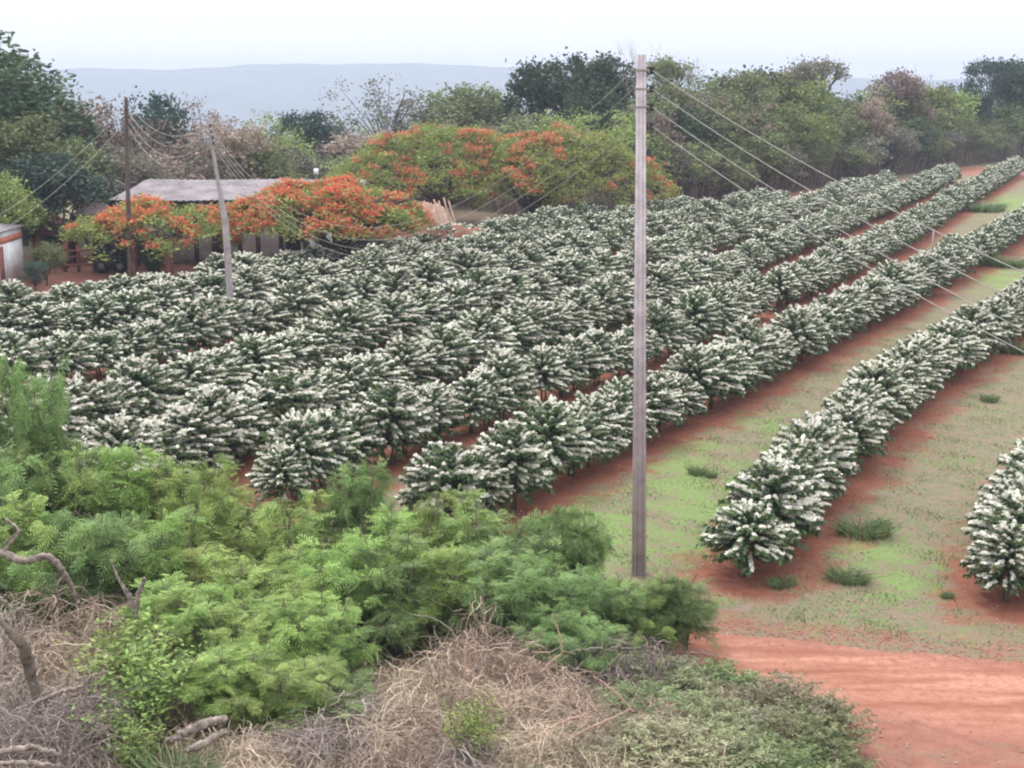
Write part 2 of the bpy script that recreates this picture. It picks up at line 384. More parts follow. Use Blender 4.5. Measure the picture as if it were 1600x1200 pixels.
def build_road():
    up = polyline(ROAD_UP, .3); lo = polyline(ROAD_LO, .3); n = 420
    def rs(a):
        s = np.linspace(0, 1, n); t = np.linspace(0, 1, len(a)); return np.stack([np.interp(s, t, a[:, k]) for k in (0, 1)], 1)
    up, lo = rs(up), rs(lo); K = 18
    rr = np.random.default_rng(3)
    jag = lambda: np.convolve(rr.normal(size=n + 8), np.ones(5) / 5, 'same')[4:-4] * .16
    ju, jl = jag(), jag() * 1.6
    P = np.stack([lo + (up - lo) * t for t in np.linspace(0, 1, K)], 1)
    d = nrm(up - lo)
    P[:, -1] += d * ju[:, None]; P[:, 0] += d * jl[:, None]; P[:, 1] += d * jl[:, None] * .8; P[:, -2] += d * ju[:, None] * .8
    P = P.reshape(-1, 2); rut = np.tile(-0.0 * np.linspace(0, 1, K), n)
    z = (terrain(P[:, 0], P[:, 1]) + .012).reshape(n, K); z[:, 0] -= .06; z[:, -1] -= .05; z = z.ravel()
    i = (np.arange(n - 1)[:, None] * K + np.arange(K - 1)[None]).ravel()
    me = mesh_np('road', np.c_[P, z], np.stack([i + 1, i, i + K, i + K + 1], 1), np.tile(np.linspace(0, 1, K), n), None, True)
    m, nt, p, out = mat_base('red_dirt_road')
    tc = nt.nodes.new('ShaderNodeNewGeometry'); mp = nt.nodes.new('ShaderNodeMapping'); mp.inputs['Rotation'].default_value = (0, 0, R(14)); mp.inputs['Scale'].default_value = (.28, 1.6, 1)
    nt.links.new(tc.outputs['Position'], mp.inputs[0])
    n1 = noise(nt, 1.6, 6, .6, mp.outputs[0]); n2 = noise(nt, 7, 6, .7, obj=False)
    col = mix(nt, ramp(nt, n1, .36, .62), (.27, .11, .072), (.44, .225, .16))
    col = mix(nt, ramp(nt, n2, .45, .8), col, (.23, .095, .07))
    sp = nt.nodes.new('ShaderNodeMath'); sp.operation = 'ABSOLUTE'; nt.links.new(math_n(nt, 'SUBTRACT', attr(nt, 'tone'), .5), sp.inputs[0])
    ed = math_n(nt, 'ADD', sp.outputs[0], ramp(nt, n2, .3, .7, -.12, .12))
    yc = mix(nt, ramp(nt, noise(nt, 3.2, 6, .7, obj=False), .3, .75), (.24, .10, .075), (.37, .18, .135))
    col = mix(nt, ramp(nt, ed, .26, .48), col, yc)
    nt.links.new(col, p.inputs['Base Color']); p.inputs['Roughness'].default_value = .95; p.inputs['Specular IOR Level'].default_value = .1
    b = nt.nodes.new('ShaderNodeBump'); b.inputs['Strength'].default_value = .8; b.inputs['Distance'].default_value = .06
    nt.links.new(math_n(nt, 'ADD', n1, n2), b.inputs['Height']); nt.links.new(b.outputs[0], p.inputs['Normal'])
    me.materials.append(m); tag(link('road', me), kind='structure')
build_road()

# ------------------------------------------------------------------ far hills
def build_hills():
    prof = [(-2200, 112), (-900, 108), (0, 110), (120, 108), (260, 109), (330, 107), (400, 103), (470, 100), (600, 101), (700, 101), (820, 107), (1000, 117), (1250, 123), (1600, 124), (2400, 122), (4000, 118)]
    Y0, Y1 = 2350, 2900
    xs = np.linspace(-3600, 4200, 400); rows_ = 14
    px = xs / Y1 * F_PX + 800
    py = np.interp(px, [a for a, b in prof], [b for a, b in prof])
    top = H_CAM + (125 - py) / F_PX * Y1 + 1.2 * np.sin(xs * .021) + .8 * np.sin(xs * .057)
    V = []
    for k in range(rows_ + 4):
        t = k / rows_
        y = Y0 + (Y1 - Y0) * t
        if t <= 1: z = -96 + (top + 96) * (t ** .8) * 1.0 + (6 * np.sin(xs * .013 + k) * math.sin(math.pi * t))
        else: z = top - (k - rows_) * 8
        V.append(np.stack([xs, np.full_like(xs, y), z], 1))
    V = np.concatenate(V); nx = len(xs)
    i = (np.arange(rows_ + 3)[:, None] * nx + np.arange(nx - 1)[None]).ravel()
    me = mesh_np('hills', V, np.stack([i, i + 1, i + nx + 1, i + nx], 1), np.full(len(V), .5), plain('wooded_hills', (.03, .05, .03), (.10, .12, .06), .02), True)
    tag(link('hills', me), kind='structure')
build_hills()

# ------------------------------------------------------------------ coffee bushes in flower
def coffee_arrays(seed, nb, q, leaf_n, H=1.95, RAD=1.0, node_step=.055, big=1.0, flowering=1.0):
    r = np.random.default_rng(seed)
    gl, gf = Geo(), Geo()
    ls, ss = [], []
    lc, lu, lv, lt = [], [], [], []
    fc, ft, fr, fu = [], [], [], []
    for i in range(nb):
        u = (i + r.uniform(0, .6)) / nb
        az = i * 2.39996 + r.uniform(-.3, .3)
        h0 = .52 + (H - 1.02) * u ** .9
        el = R(3 + 58 * u ** 2.0 + r.uniform(-8, 9))
        L = RAD * (.86 + .20 * math.sin(math.pi * min(1, u * 1.15 + .1)) - .36 * u ** 2) * r.choice([1.0, 1.0, .78]) * r.uniform(.86, 1.1)
        dh = np.array([math.cos(az), math.sin(az), 0])
        m = max(4, int(L / node_step)); t = np.linspace(.12, 1, m)
        droop = r.uniform(.10, .24) * (1 - u * .5)
        P = dh * (L * t * math.cos(el))[:, None]; P[:, 2] = h0 + L * (t * math.sin(el) - droop * t ** 2 + .10 * t)
        T = nrm(np.gradient(P, axis=0)); side = nrm(np.cross(T, [0, 0, 1.0])); upv = np.cross(side, T)
        bare = r.uniform() > flowering
        sel = (t > r.uniform(.38, .64)) & (t < (r.uniform(.85, .97) if r.uniform() < .2 else 1.1))
        bare = bare or (math.sin(az * 1.0 + seed * 1.3) * math.cos(u * 5 + seed) > .90)
        br_t = r.uniform(0, .25) if r.uniform() < .18 else r.uniform(.35, .75)
        bare = bare or (u < .16 and r.uniform() < .45)
        if not bare:
            c = P[sel] + upv[sel] * .02
            for _ in range(q):
                jit = nrm(r.normal(size=c.shape)) * r.uniform(.3, 1.0, (len(c), 1)) * .040 * big
                jit[:, 2] = np.abs(jit[:, 2]) * .9
                fc.append(c + jit); fu.append(T[sel])
                ft.append(np.clip(br_t + r.uniform(-.15, .4, len(c)), 0, 1)); fr.append(r.uniform(.027, .045, len(c)) * big)
        for s in (-1, 1):
            for _ in range(leaf_n):
                k = np.where(t > .3)[0]
                dirv = nrm(T[k] * r.uniform(.2, .7, (len(k), 1)) + side[k] * s * r.uniform(.5, 1, (len(k), 1)) - np.array([0, 0, 1]) * r.uniform(.25, .9, (len(k), 1)))
                lc.append(P[k] + dirv * .06 * big); lu.append(dirv); lt.append(np.clip(r.normal(.20, .15, len(k)), 0, 1))
        # tip leaves, some fresh yellow green
        k = 2; dirv = nrm(T[-1] + r.normal(size=(k, 3)) * .5 - np.array([0, 0, .3])); lc.append(P[-1] - T[-1] * .05 + dirv * .02); lu.append(dirv)
        lt.append(np.full(k, 1.0) if r.uniform() < .15 else r.uniform(.15, .5, k))
    C = np.concatenate(lc); U = np.concatenate(lu)
    rhombi(gl, C, U, perp(U, r), r.uniform(.065, .095, len(C)) * big, r.uniform(.024, .036, len(C)) * big, np.concatenate(lt), .15)
    if fc:
        C = np.concatenate(fc); U = nrm(np.concatenate(fu) + r.normal(size=C.shape) * .45)
        fr = np.concatenate(fr); rhombi(gf, C, U, perp(U, r), fr * 1.25, fr, np.concatenate(ft))
    return gl, gf
def trunk_geo(seed, H=1.6):
    r = np.random.default_rng(seed); g = Geo()
    for k in range(r.integers(1, 4)):
        a = r.uniform(0, 6.28); o = np.array([math.cos(a), math.sin(a), 0]) * r.uniform(0, .12)
        t = np.linspace(0, 1, 6)[:, None]
        P = o + np.array([0, 0, -.05]) + t * np.array([o[0] * 1.2, o[1] * 1.2, H]) + np.sin(t * 5 + a) * .03 * np.array([1, .6, 0])
        tube(g, P, np.linspace(.035, .012, 6), 5)
    return g
NV = 8
COFFEE = []
for k in range(NV):
    gl, gf = coffee_arrays(100 + k, 185, 6, 1, H=[1.95, 2.05, 1.85, 1.95, 2.0, 1.9, 1.8, 2.0][k], RAD=[.94, 1.0, .92, .98, .94, .90, 1.0, .95][k], flowering=[1, .97, .95, 1, .9, .97, .82, 1][k])
    COFFEE.append((gl.mesh('foliage', M['coffee_leaf']), gf.mesh('blossom', M['coffee_flower']), trunk_geo(k).mesh('trunk', M['bark'])))
LOD = []
for k in range(5):
    gl, gf = coffee_arrays(200 + k, 120, 3, 1, node_step=.11, big=1.35, RAD=.92, flowering=[1, .95, .9, 1, .95][k])
    tg = trunk_geo(40 + k)
    LOD.append((gl.arrays(), gf.arrays(), tg.arrays()))

ORD = lambda n: '%d%s' % (n, 'th' if 10 <= n % 100 <= 20 else {1: 'st', 2: 'nd', 3: 'rd'}.get(n % 10, 'th'))
ROWNAME = ['first', 'second', 'third', 'fourth', 'fifth', 'sixth', 'seventh', 'eighth', 'ninth']
def to_px(p):
    d = np.asarray(p, float) - CAM; z = d @ FWD
    return 800 + F_PX * (d @ RGT) / z, 600 - F_PX * (d @ UPV) / z
POLE2 = G(362, 530)[:2]
spots = []
rs = np.random.default_rng(11)
for ri, line in enumerate(ROWS):
    dense = polyline(line, .05); s = 0; n = 0; acc = np.arange(len(dense)) * .05
    pos = .0
    while pos < acc[-1]:
        p = dense[int(pos / .05)]
        t = dense[min(len(dense) - 1, int(pos / .05) + 4)] - dense[max(0, int(pos / .05) - 4)]
        n += 1
        q = p + rs.normal(size=2) * .09
        px, py = to_px((q[0], q[1], 1.0))
        gap = rs.uniform() < .015
        if -60 < px < 1660 and not gap and np.hypot(*(q - POLE2)) > .5:
            # the near clearing where a weak bush has not flowered
            spots.append([ri, n, q[0], q[1], math.atan2(t[1], t[0]), rs.uniform(.82, 1.10) * (.98 if ri < 2 else 1) * (rs.uniform(.6, .8) if rs.uniform() < .05 else 1), np.hypot(q[0], q[1])])
        pos += rs.uniform(.84, 1.14)
# the ones that show largest become individuals
order = sorted(range(len(spots)), key=lambda i: spots[i][6])
near = set(order[:300])
per_row_n = {}
GROUP_C = 'flowering coffee bushes planted in rows'
bare_done = False
far_v, far_l, far_f = Geo(), Geo(), Geo()
for i, (ri, n, x, y, a, s, d) in enumerate(spots):
    per_row_n[ri] = per_row_n.get(ri, 0) + 1
    if ri >= 4: s *= 1.0 + .07 * float(np.interp(d, [55, 75], [1, 0]))
    k = int(rs.integers(0, NV)); rz = rs.uniform(0, 6.28)
    z = TZ(x, y)
    w_ = 1.08 if ri >= 4 else (.93 if ri in (2, 3) else 1.0)
    s3 = (s * w_ * rs.uniform(.95, 1.08), s * w_ * rs.uniform(.95, 1.08), s * rs.uniform(.90, 1.04) / (1.0 + .03 * (ri >= 4)))
    if i in near:
        root = empty('coffee_bush', (x, y, z - (.10 if ri > 3 else 0)), rz, s3)
        end = 'near end' if ri not in (6, 7, 8) else 'left end'
        tag(root, '%s coffee bush, %s from the %s of the %s row from the right' % ('white flowering' if k != 6 else 'sparsely flowering', ORD(per_row_n[ri]), end, ROWNAME[ri]), 'coffee bush', GROUP_C)
        for me, nm in zip(COFFEE[k], ('foliage', 'blossom', 'trunk')):
            o = bpy.data.objects.new(nm, me); COL.objects.link(o); o.parent = root
    else:
        c, sn = math.cos(rz), math.sin(rz)
        Rm = np.array([[c, -sn, 0], [sn, c, 0], [0, 0, 1]]) * np.array(s3)[None, :]
        L = LOD[k % 5]
        for g, (v, f, t) in zip((far_l, far_f, far_v), L):
            g.add(v @ Rm.T + np.array([x, y, z]), f, t)
def merged(name, parts):
    """several geometries with their own materials in one mesh"""
    V, Fq, T, MI, n = [], [], [], [], 0
    for k, (g, m) in enumerate(parts):
        v, f, t = g.arrays(); V.append(v); Fq.append(f + n); T.append(t); MI.append(np.full(len(f), k)); n += len(v)
    f = np.concatenate(Fq); mi = np.concatenate(MI)
    tri = f[:, 2] == f[:, 3]; mi = np.concatenate([mi[~tri], mi[tri]])
    me = mesh_np(name, np.concatenate(V), f, np.concatenate(T), None)
    for g, m in parts: me.materials.append(m)
    if len(me.polygons) == len(mi): me.polygons.foreach_set('material_index', mi.astype(np.int32))
    return me
tag(link('coffee_bushes', merged('coffee_bushes', [(far_l, M['coffee_leaf']), (far_f, M['coffee_flower']), (far_v, M['bark'])])),
    'far parts of the coffee rows, white with blossom, running up to the tree belt', 'coffee bushes', kind='stuff')
print('coffee', len(spots), 'individual', len(near))

# the weak bush without blossom at the gap between rows
gl, gf = coffee_arrays(300, 60, 0, 2, H=1.5, RAD=.75, flowering=0)
p = G(447, 705)
root = empty('coffee_bush', (p[0], p[1], TZ(p[0], p[1])), .4)
tag(root, 'small plain green coffee bush without blossom at a gap in the rows', 'coffee bush')
gl.obj('foliage', M['t_olive'], root); trunk_geo(77, 1.1).obj('trunk', M['bark'], root)

# ------------------------------------------------------------------ trees
def limb_paths(r, H, rad, base, n, ctr, flat):
    paths = []
    for k in range(n):
        a = 2 * math.pi * k / n + r.uniform(-.4, .4); rr = rad * r.uniform(.35, .8)
        end = np.array([math.cos(a) * rr, math.sin(a) * rr, ctr + r.uniform(-.25, .45) * (H - ctr) * (0.5 if flat else 1)])
        st = np.array([0, 0, base * r.uniform(.7, 1.0)])
        t = np.linspace(0, 1, 6)[:, None]
        mid = np.array([end[0] * .35, end[1] * .35, st[2] + (end[2] - st[2]) * .6])
        P = (1 - t) ** 2 * st + 2 * t * (1 - t) * mid + t ** 2 * end + r.normal(size=(6, 3)) * .06 * t
        paths.append(P)
    return paths
def tree_meshes(seed, H=9.0, rad=3.6, low=.15, nc=90, lpc=34, leaf=.17, clump=.75, top_flat=0.0, sparse=0.0, base=None, name='tree', limbs=7, trunk_r=.17):
    """crown and trunk geometry; low = where the crown starts, as a share of the height"""
    r = np.random.default_rng(seed); g, tg = Geo(), Geo()
    zc = H * (1 + low) / 2; hz = H * (1 - low) / 2
    base = base or H * max(.12, low * .8)
    lobes = [(r.uniform(-.45, .45) * rad, r.uniform(-.45, .45) * rad, zc + r.uniform(-.35, .45) * hz, r.uniform(.45, .7)) for _ in range(6)]
    lobes.append((0, 0, zc, .8))
    C = []
    while len(C) < nc:
        lx, ly, lz, s = lobes[r.integers(len(lobes))]
        d = nrm(r.normal(size=3)); q = r.uniform(.45, 1) ** .6 * s
        p = np.array([lx + d[0] * rad * q, ly + d[1] * rad * q, lz + d[2] * hz * q])
        if top_flat and p[2] > H * (1 - .12 * top_flat): p[2] = H * (1 - .12 * top_flat) + r.uniform(-.3, .25)
        if p[2] < H * low or p[2] > H * 1.02: continue
        C.append(p)
    C = np.array(C); ct = r.uniform(0, 1, len(C)); cr = clump * r.uniform(.55, 1.25, len(C))
    n = lpc
    P = C[:, None] + r.normal(size=(len(C), n, 3)) * (cr[:, None, None] * np.array([.55, .55, .38]))
    P = P.reshape(-1, 3); U = rand_dirs(len(P), r); U[:, 2] *= .6; U = nrm(U); Vv = perp(U, r)
    tone = np.clip(np.repeat(ct, n) * .65 + r.uniform(-.1, .4, len(P)), 0, 1)
    sz = leaf * r.uniform(.6, 1.25, len(P))
    rhombi(g, P, U, Vv, sz, sz * .55, tone, .1)
    t = np.linspace(0, 1, 7)[:, None]
    tube(tg, np.concatenate([[[0, 0, -.3]], np.array([[0, 0, base]]) * t + np.sin(t * 3 + seed) * np.array([[.10, .07, 0]]) * t]), np.r_[trunk_r * 1.35, np.linspace(trunk_r, trunk_r * .7, 7)], 7)
    for Pp in limb_paths(r, H, rad, base, limbs, zc, top_flat): tube(tg, Pp, np.linspace(trunk_r * .55, trunk_r * .12, 6), 5)
    # twigs to some clumps
    for c in C[::3]:
        st = np.array([c[0] * .35, c[1] * .35, base + (c[2] - base) * .55]); tt = np.linspace(0, 1, 4)[:, None]
        tube(tg, st + (c - st) * tt + r.normal(size=(4, 3)) * .05, np.linspace(trunk_r * .25, trunk_r * .07, 4), 3, cap=False)
    return g, tg
KINDS = {}
def kind(nm, **kw):
    g, tg = tree_meshes(**kw); KINDS[nm] = (g.mesh('crown', M['t_olive']), tg.mesh('trunk', M['bark_dark']), kw.get('H', 9.0), kw.get('rad', 3.6))
kind('bushy1', seed=1, low=.10, nc=120, lpc=36)
kind('bushy2', seed=2, low=.08, nc=125, lpc=36, rad=4.0)
kind('bushy3', seed=3, low=.14, nc=110, lpc=38, clump=.85)
kind('round1', seed=4, low=.28, nc=110, lpc=46, leaf=.17, clump=.8)
kind('round2', seed=5, low=.22, nc=120, lpc=42, leaf=.16, clump=.7, rad=3.4)
kind('airy1', seed=6, low=.25, nc=70, lpc=22, leaf=.13, clump=.7, limbs=10)
kind('airy2', seed=7, low=.15, nc=85, lpc=20, leaf=.13, clump=.75, limbs=10)
kind('flat', seed=8, low=.68, nc=60, lpc=44, leaf=.14, clump=.6, top_flat=1, rad=3.4, limbs=9)
kind('tall', seed=9, low=.12, nc=150, lpc=36, rad=3.0, H=11.0)
def obj_with(nm, me, mat, parent):
    o = bpy.data.objects.new(nm, me); COL.objects.link(o); o.parent = parent
    o.material_slots[0].link = 'OBJECT'; o.material_slots[0].material = mat
    return o
def place_tree(px, top, Y, rad, kd, mat, label, group=None, name='tree', tmat='bark_dark', zb=None, rz=None):
    p = at(px, top, Y); x = p[0]; z0 = TZ(x, Y) if zb is None else zb
    Hh = p[2] - z0; cm, tm, kh, kr = KINDS[kd]
    root = empty(name, (x, Y, z0), random.uniform(0, 6.28) if rz is None else rz, (rad / kr, rad / kr, Hh / kh))
    tag(root, label, 'tree', group)
    obj_with('crown', cm, M[mat], root); obj_with('trunk', tm, M[tmat], root)
    return root
LOOK = {'t_dark': 'dark green', 't_blue': 'bluish green', 't_olive': 'olive green', 't_lime': 'yellowish green', 't_grey': 'grey green', 't_brown': 'brownish dry', 't_pink': 'pinkish brown'}
SHAPE = {'bushy1': 'bushy', 'bushy2': 'broad bushy', 'bushy3': 'lumpy', 'round1': 'round-crowned', 'round2': 'dense', 'airy1': 'airy', 'airy2': 'thin-leaved', 'flat': 'flat-topped', 'tall': 'tall'}
# left group behind the barn and the house
LEFT = [
 (15, 62, 80, 4.4, 'tall', 't_dark', 'tallest dark tree at the left edge of the grove behind the white house'),
 (-25, 50, 84, 4.6, 'tall', 't_olive', 'tall olive tree cut by the edge left of the dark grove'),
 (70, 105, 86, 4.0, 'bushy2', 't_dark', 'dark broad tree stepping down right of the tallest left tree'),
 (45, 170, 74, 3.2, 'round2', 't_olive', 'olive tree in front of the tallest left tree'),
 (118, 140, 90, 3.6, 'bushy1', 't_brown', 'brownish tree between the left dark grove and the brown pole'),
 (88, 235, 70, 3.1, 'round1', 't_blue', 'very dark bluish tree above the rusty shed roof'),
 (125, 200, 80, 3.0, 'bushy3', 't_olive', 'olive tree behind the very dark bluish tree'),
 (0, 262, 66, 2.0, 'round2', 't_lime', 'bright green tree above the white house roof'),
 (-20, 190, 74, 3.6, 'bushy2', 't_dark', 'dark tree above the bright green one at the left edge'),
 (160, 150, 92, 3.4, 'airy2', 't_pink', 'pinkish seed-hung tree left of the brown utility pole'),
 (203, 152, 88, 3.3, 'airy1', 't_pink', 'pinkish seed-hung tree behind the brown utility pole'),
 (225, 170, 96, 3.6, 'bushy2', 't_olive', 'olive tree filling behind the brown utility pole'),
 (250, 138, 95, 2.9, 'round2', 't_blue', 'dark green tree between the two small utility poles'),
 (292, 152, 93, 3.2, 'airy2', 't_brown', 'brown dry tree just left of the pale leaning pole'),
 (322, 148, 97, 2.9, 'airy1', 't_pink', 'pinkish dry tree behind the pale leaning pole top'),
 (345, 172, 90, 3.0, 'bushy1', 't_brown', 'brownish bushy tree right of the pale leaning pole'),
 (180, 215, 80, 3.2, 'bushy3', 't_grey', 'grey green tree behind the left end of the barn roof'),
 (255, 225, 84, 3.2, 'bushy1', 't_brown', 'low brownish tree behind the barn ridge left half'),
 (300, 215, 86, 3.0, 'bushy2', 't_grey', 'grey tree behind the middle of the barn ridge'),
 (385, 195, 92, 3.0, 'bushy3', 't_olive', 'olive tree behind the barn roof right half'),
 (402, 160, 104, 2.8, 'airy2', 't_lime', 'pale green open tree right of the pinkish trees, against the hills'),
 (440, 172, 102, 2.6, 'airy1', 't_lime', 'pale green rounded tree standing in the dip against the hills'),
 (425, 225, 92, 3.0, 'bushy1', 't_olive', 'low olive tree above the red flamboyant left half'),
 (486, 170, 116, 3.4, 'round1', 't_blue', 'dark domed tree in the middle distance right of the dip'),
 (470, 225, 98, 3.6, 'bushy2', 't_grey', 'grey green low tree above the red flamboyant'),
 (525, 168, 124, 4.0, 'bushy2', 't_grey', 'grey green tree right of the dark domed tree'),
 (520, 235, 105, 3.6, 'bushy3', 't_olive', 'olive low tree at the left tip of the large flamboyant'),
 (562, 165, 128, 4.0, 'airy2', 't_olive', 'thin olive tree left of the spreading grey tree'),
 (600, 112, 130, 4.6, 'airy1', 't_grey', 'spreading grey tree with a see-through dome against the hills'),
 (648, 130, 136, 4.2, 'airy2', 't_grey', 'see-through grey tree right shoulder of the spreading dome'),
 (585, 195, 112, 4.2, 'bushy1', 't_brown', 'brownish tree behind the large flamboyant left half'),
 (640, 185, 116, 4.4, 'bushy2', 't_olive', 'olive tree behind the large flamboyant top left'),
 (690, 140, 132, 4.4, 'bushy3', 't_olive', 'olive tree in the middle distance left of the low green dome'),
 (722, 128, 126, 4.4, 'round1', 't_olive', 'olive low-domed tree above the large flamboyant peak'),
 (765, 130, 134, 4.4, 'airy2', 't_brown', 'brown thin tree right of the olive dome'),
 (735, 172, 112, 3.4, 'airy2', 't_pink', 'pinkish flowering low tree directly above the large flamboyant'),
 (800, 142, 138, 4.6, 'bushy2', 't_grey', 'grey tree left of the big dark green trees'),
 (790, 180, 114, 3.8, 'bushy1', 't_olive', 'low olive tree left below the big dark green trees'),
 (862, 86, 118, 3.9, 'round1', 't_dark', 'big dark green tree, left one of the dark clump by the pole'),
 (905, 78, 122, 3.7, 'round2', 't_dark', 'big dark green tree, middle one of the dark clump by the pole'),
 (962, 80, 119, 3.8, 'round1', 't_dark', 'big dark green tree, right one of the dark clump by the pole'),
 (935, 120, 114, 3.2, 'round2', 't_dark', 'dark tree filling the front of the dark clump'),
 (850, 165, 108, 3.6, 'bushy3', 't_olive', 'olive tree at the foot of the dark clump left side'),
 (905, 158, 104, 3.3, 'bushy1', 't_lime', 'yellowish tree at the foot of the dark clump'),
 (965, 165, 102, 3.3, 'bushy2', 't_lime', 'yellow green tree just left of the concrete pole'),
 (700, 205, 104, 3.8, 'bushy2', 't_grey', 'grey low tree peeping over the large flamboyant'),
]
for px, top, Y, rd, kd, mt, lb in LEFT: place_tree(px, top, Y, rd, kd, mt, lb, 'trees behind the barn and the flamboyants')
# tree belt along the far right edge of the field: foot line of the belt in the photograph
FOOT = [(820, 350), (1000, 335), (1100, 322), (1250, 300), (1400, 276), (1500, 262), (1600, 248), (1700, 240)]
def foot(px): return np.interp(px, [a for a, b in FOOT], [b for a, b in FOOT])
TOPS = [(1000, 125), (1050, 118), (1100, 128), (1140, 100), (1210, 92), (1255, 116), (1300, 130), (1340, 124), (1380, 106), (1430, 114), (1480, 132), (1540, 138), (1600, 112), (1700, 100)]
def topl(px): return np.interp(px, [a for a, b in TOPS], [b for a, b in TOPS])
rt = np.random.default_rng(21)
belt_specs = []
px = 1000
while px < 1660:       # back rank: the skyline
    Y = G(px, foot(px))[1] + rt.uniform(11, 17)
    belt_specs.append((px, topl(px) + rt.uniform(-6, 12), Y, rt.uniform(3.4, 4.4), rt.choice(['bushy1', 'bushy3', 'round1', 'airy2']), rt.choice(['t_olive', 't_brown', 't_olive', 't_dark', 't_lime', 't_olive']), 'back'))
    px += rt.uniform(24, 34)
px = 995
while px < 1660:       # middle rank
    Y = G(px, foot(px))[1] + rt.uniform(5, 9)
    belt_specs.append((px, topl(px) + rt.uniform(22, 52), Y, rt.uniform(3.0, 4.0), rt.choice(['bushy1', 'bushy2', 'bushy3', 'round2', 'airy2']), rt.choice(['t_olive', 't_lime', 't_lime', 't_pink', 't_olive', 't_olive', 't_dark', 't_olive', 't_olive']), 'middle'))
    px += rt.uniform(24, 34)
px = 985
while px < 1660:       # front rank, lower and darker
    Y = G(px, foot(px))[1] + rt.uniform(1.5, 4)
    f = foot(px); belt_specs.append((px, topl(px) + (f - topl(px)) * rt.uniform(.38, .60), Y, rt.uniform(2.4, 3.4), rt.choice(['bushy1', 'bushy2', 'bushy3']), rt.choice(['t_blue', 't_olive', 't_dark', 't_olive', 't_olive', 't_grey']), 'front'))
    px += rt.uniform(24, 34)
cnt = {}
for px, top, Y, rd, kd, mt, rank in belt_specs:
    cnt[rank] = cnt.get(rank, 0) + 1
    place_tree(px, top, Y, rd, str(kd), str(mt), '%s %s tree, %s rightward from the concrete pole in the belt\'s %s rank' % (LOOK[mt], SHAPE[kd].split()[0], ORD(cnt[rank]), rank), 'trees of the belt along the field')
place_tree(1048, 76, 128, 2.9, 'flat', 't_olive', 'small umbrella-crowned tree on the skyline just right of the concrete pole', zb=0)
place_tree(1285, 79, 142, 3.3, 'flat', 't_grey', 'flat-topped tree with sky showing under its crown, middle of the belt', zb=0)
place_tree(1245, 96, 144, 2.6, 'flat', 't_brown', 'lower left shoulder tree beside the flat-topped tree', zb=0)
place_tree(1552, 80, 168, 3.8, 'flat', 't_blue', 'umbrella-crowned dark tree on the skyline near the right end', zb=0)
place_tree(1606, 92, 174, 4.6, 'round1', 't_dark', 'dark dense tree at the right end of the belt')
place_tree(1518, 118, 166, 3.4, 'round2', 't_blue', 'dark low dome left below the umbrella-crowned dark tree')

def bare_tree(px, top, Y, label, seed, spread=1.4):
    r = np.random.default_rng(seed); p = at(px, top, Y); H = p[2]; root = empty('bare_tree', (p[0], Y, TZ(p[0], Y))); tag(root, label, 'tree')
    g, bg = Geo(), Geo(); t = np.linspace(0, 1, 8)[:, None]
    tube(g, np.array([[0, 0, -.2]]) + t * np.array([[.3, 0, H * .72]]) + np.sin(t * 4) * .12, np.linspace(.08, .03, 8), 6)
    def br(st, d, L, w, lev):
        tt = np.linspace(0, 1, 5)[:, None]; P = st + d * L * tt + r.normal(size=(5, 3)) * .05 * tt * L; P[:, 2] += (tt[:, 0] ** 2) * .15 * L
        tube(bg, P, np.linspace(w, w * .4, 5), 4, cap=False)
        if lev:
            for _ in range(4): br(P[r.integers(2, 5)], nrm(d + r.normal(size=3) * .5 + np.array([0, 0, .2])), L * r.uniform(.45, .7), w * .5, lev - 1)
    for k in range(6):
        a = r.uniform(0, 6.28); br(np.array([.22, 0, H * r.uniform(.45, .7)]), nrm(np.array([math.cos(a) * .5, math.sin(a) * .5, 1.0])), H * .22 * r.uniform(.6, 1.1), .022, 2)
    g.obj('trunk', M['bark_grey'], root); bg.obj('branches', M['bark_grey'], root)
bare_tree(990, 48, 110, 'leafless tree poking above the dark clump beside the concrete pole top', 1)
bare_tree(1082, 52, 124, 'leafless twiggy tree on the skyline right of the small umbrella crown', 2)
bare_tree(1440, 100, 158, 'leafless twiggy tree over the belt right of the flat-topped tree', 3)

# understorey of dry stems and saplings along the belt's foot
def understorey():
    r = np.random.default_rng(31); g, gl_ = Geo(), Geo(); n = 5200
    px = np.r_[r.uniform(560, 1660, n - 900), r.uniform(60, 560, 900)]
    base = np.array([G(a, foot(a) if a > 820 else np.interp(a, [0, 300, 560, 820], [305, 300, 305, 352])) for a in px])
    Y = base[:, 1] + r.uniform(.3, 7.0, n) + np.where(px < 820, 4, 0); X = base[:, 0] * Y / base[:, 1]
    h = r.uniform(1.2, 4.2, n); t = np.linspace(0, 1, 5)
    lean = r.normal(size=(n, 2)) * .35
    P = np.stack([X[:, None] + lean[:, :1] * t * h[:, None] * .5, Y[:, None] + lean[:, 1:] * t * h[:, None] * .5, terrain(X, Y)[:, None] + h[:, None] * t], -1)
    P[:, 1:-1, :2] += r.normal(size=(n, 3, 2)) * .06
    ribbons(g, P, r.uniform(.018, .045, n), r.uniform(0, .5, n), r)
    m = 42000; k = r.integers(0, n, m); tt = r.uniform(.1, 1, m)
    C = np.stack([X[k], Y[k], terrain(X[k], Y[k]) + h[k] * tt], -1) + r.normal(size=(m, 3)) * .3
    C[:, 2] = np.maximum(C[:, 2], .1)
    U = rand_dirs(m, r); rhombi(gl_, C, U, perp(U, r), r.uniform(.06, .13, m), r.uniform(.03, .07, m), r.uniform(0, 1, m))
    tag(link('undergrowth', merged('undergrowth', [(g, M['t_brown']), (gl_, M['understorey'])])), 'dry purplish brown stems and saplings under the trees at the field edge', 'undergrowth', kind='stuff')
M['understorey'] = leaf_mat('understorey_leaf', (.045, .035, .03), (.13, .10, .075))
understorey()

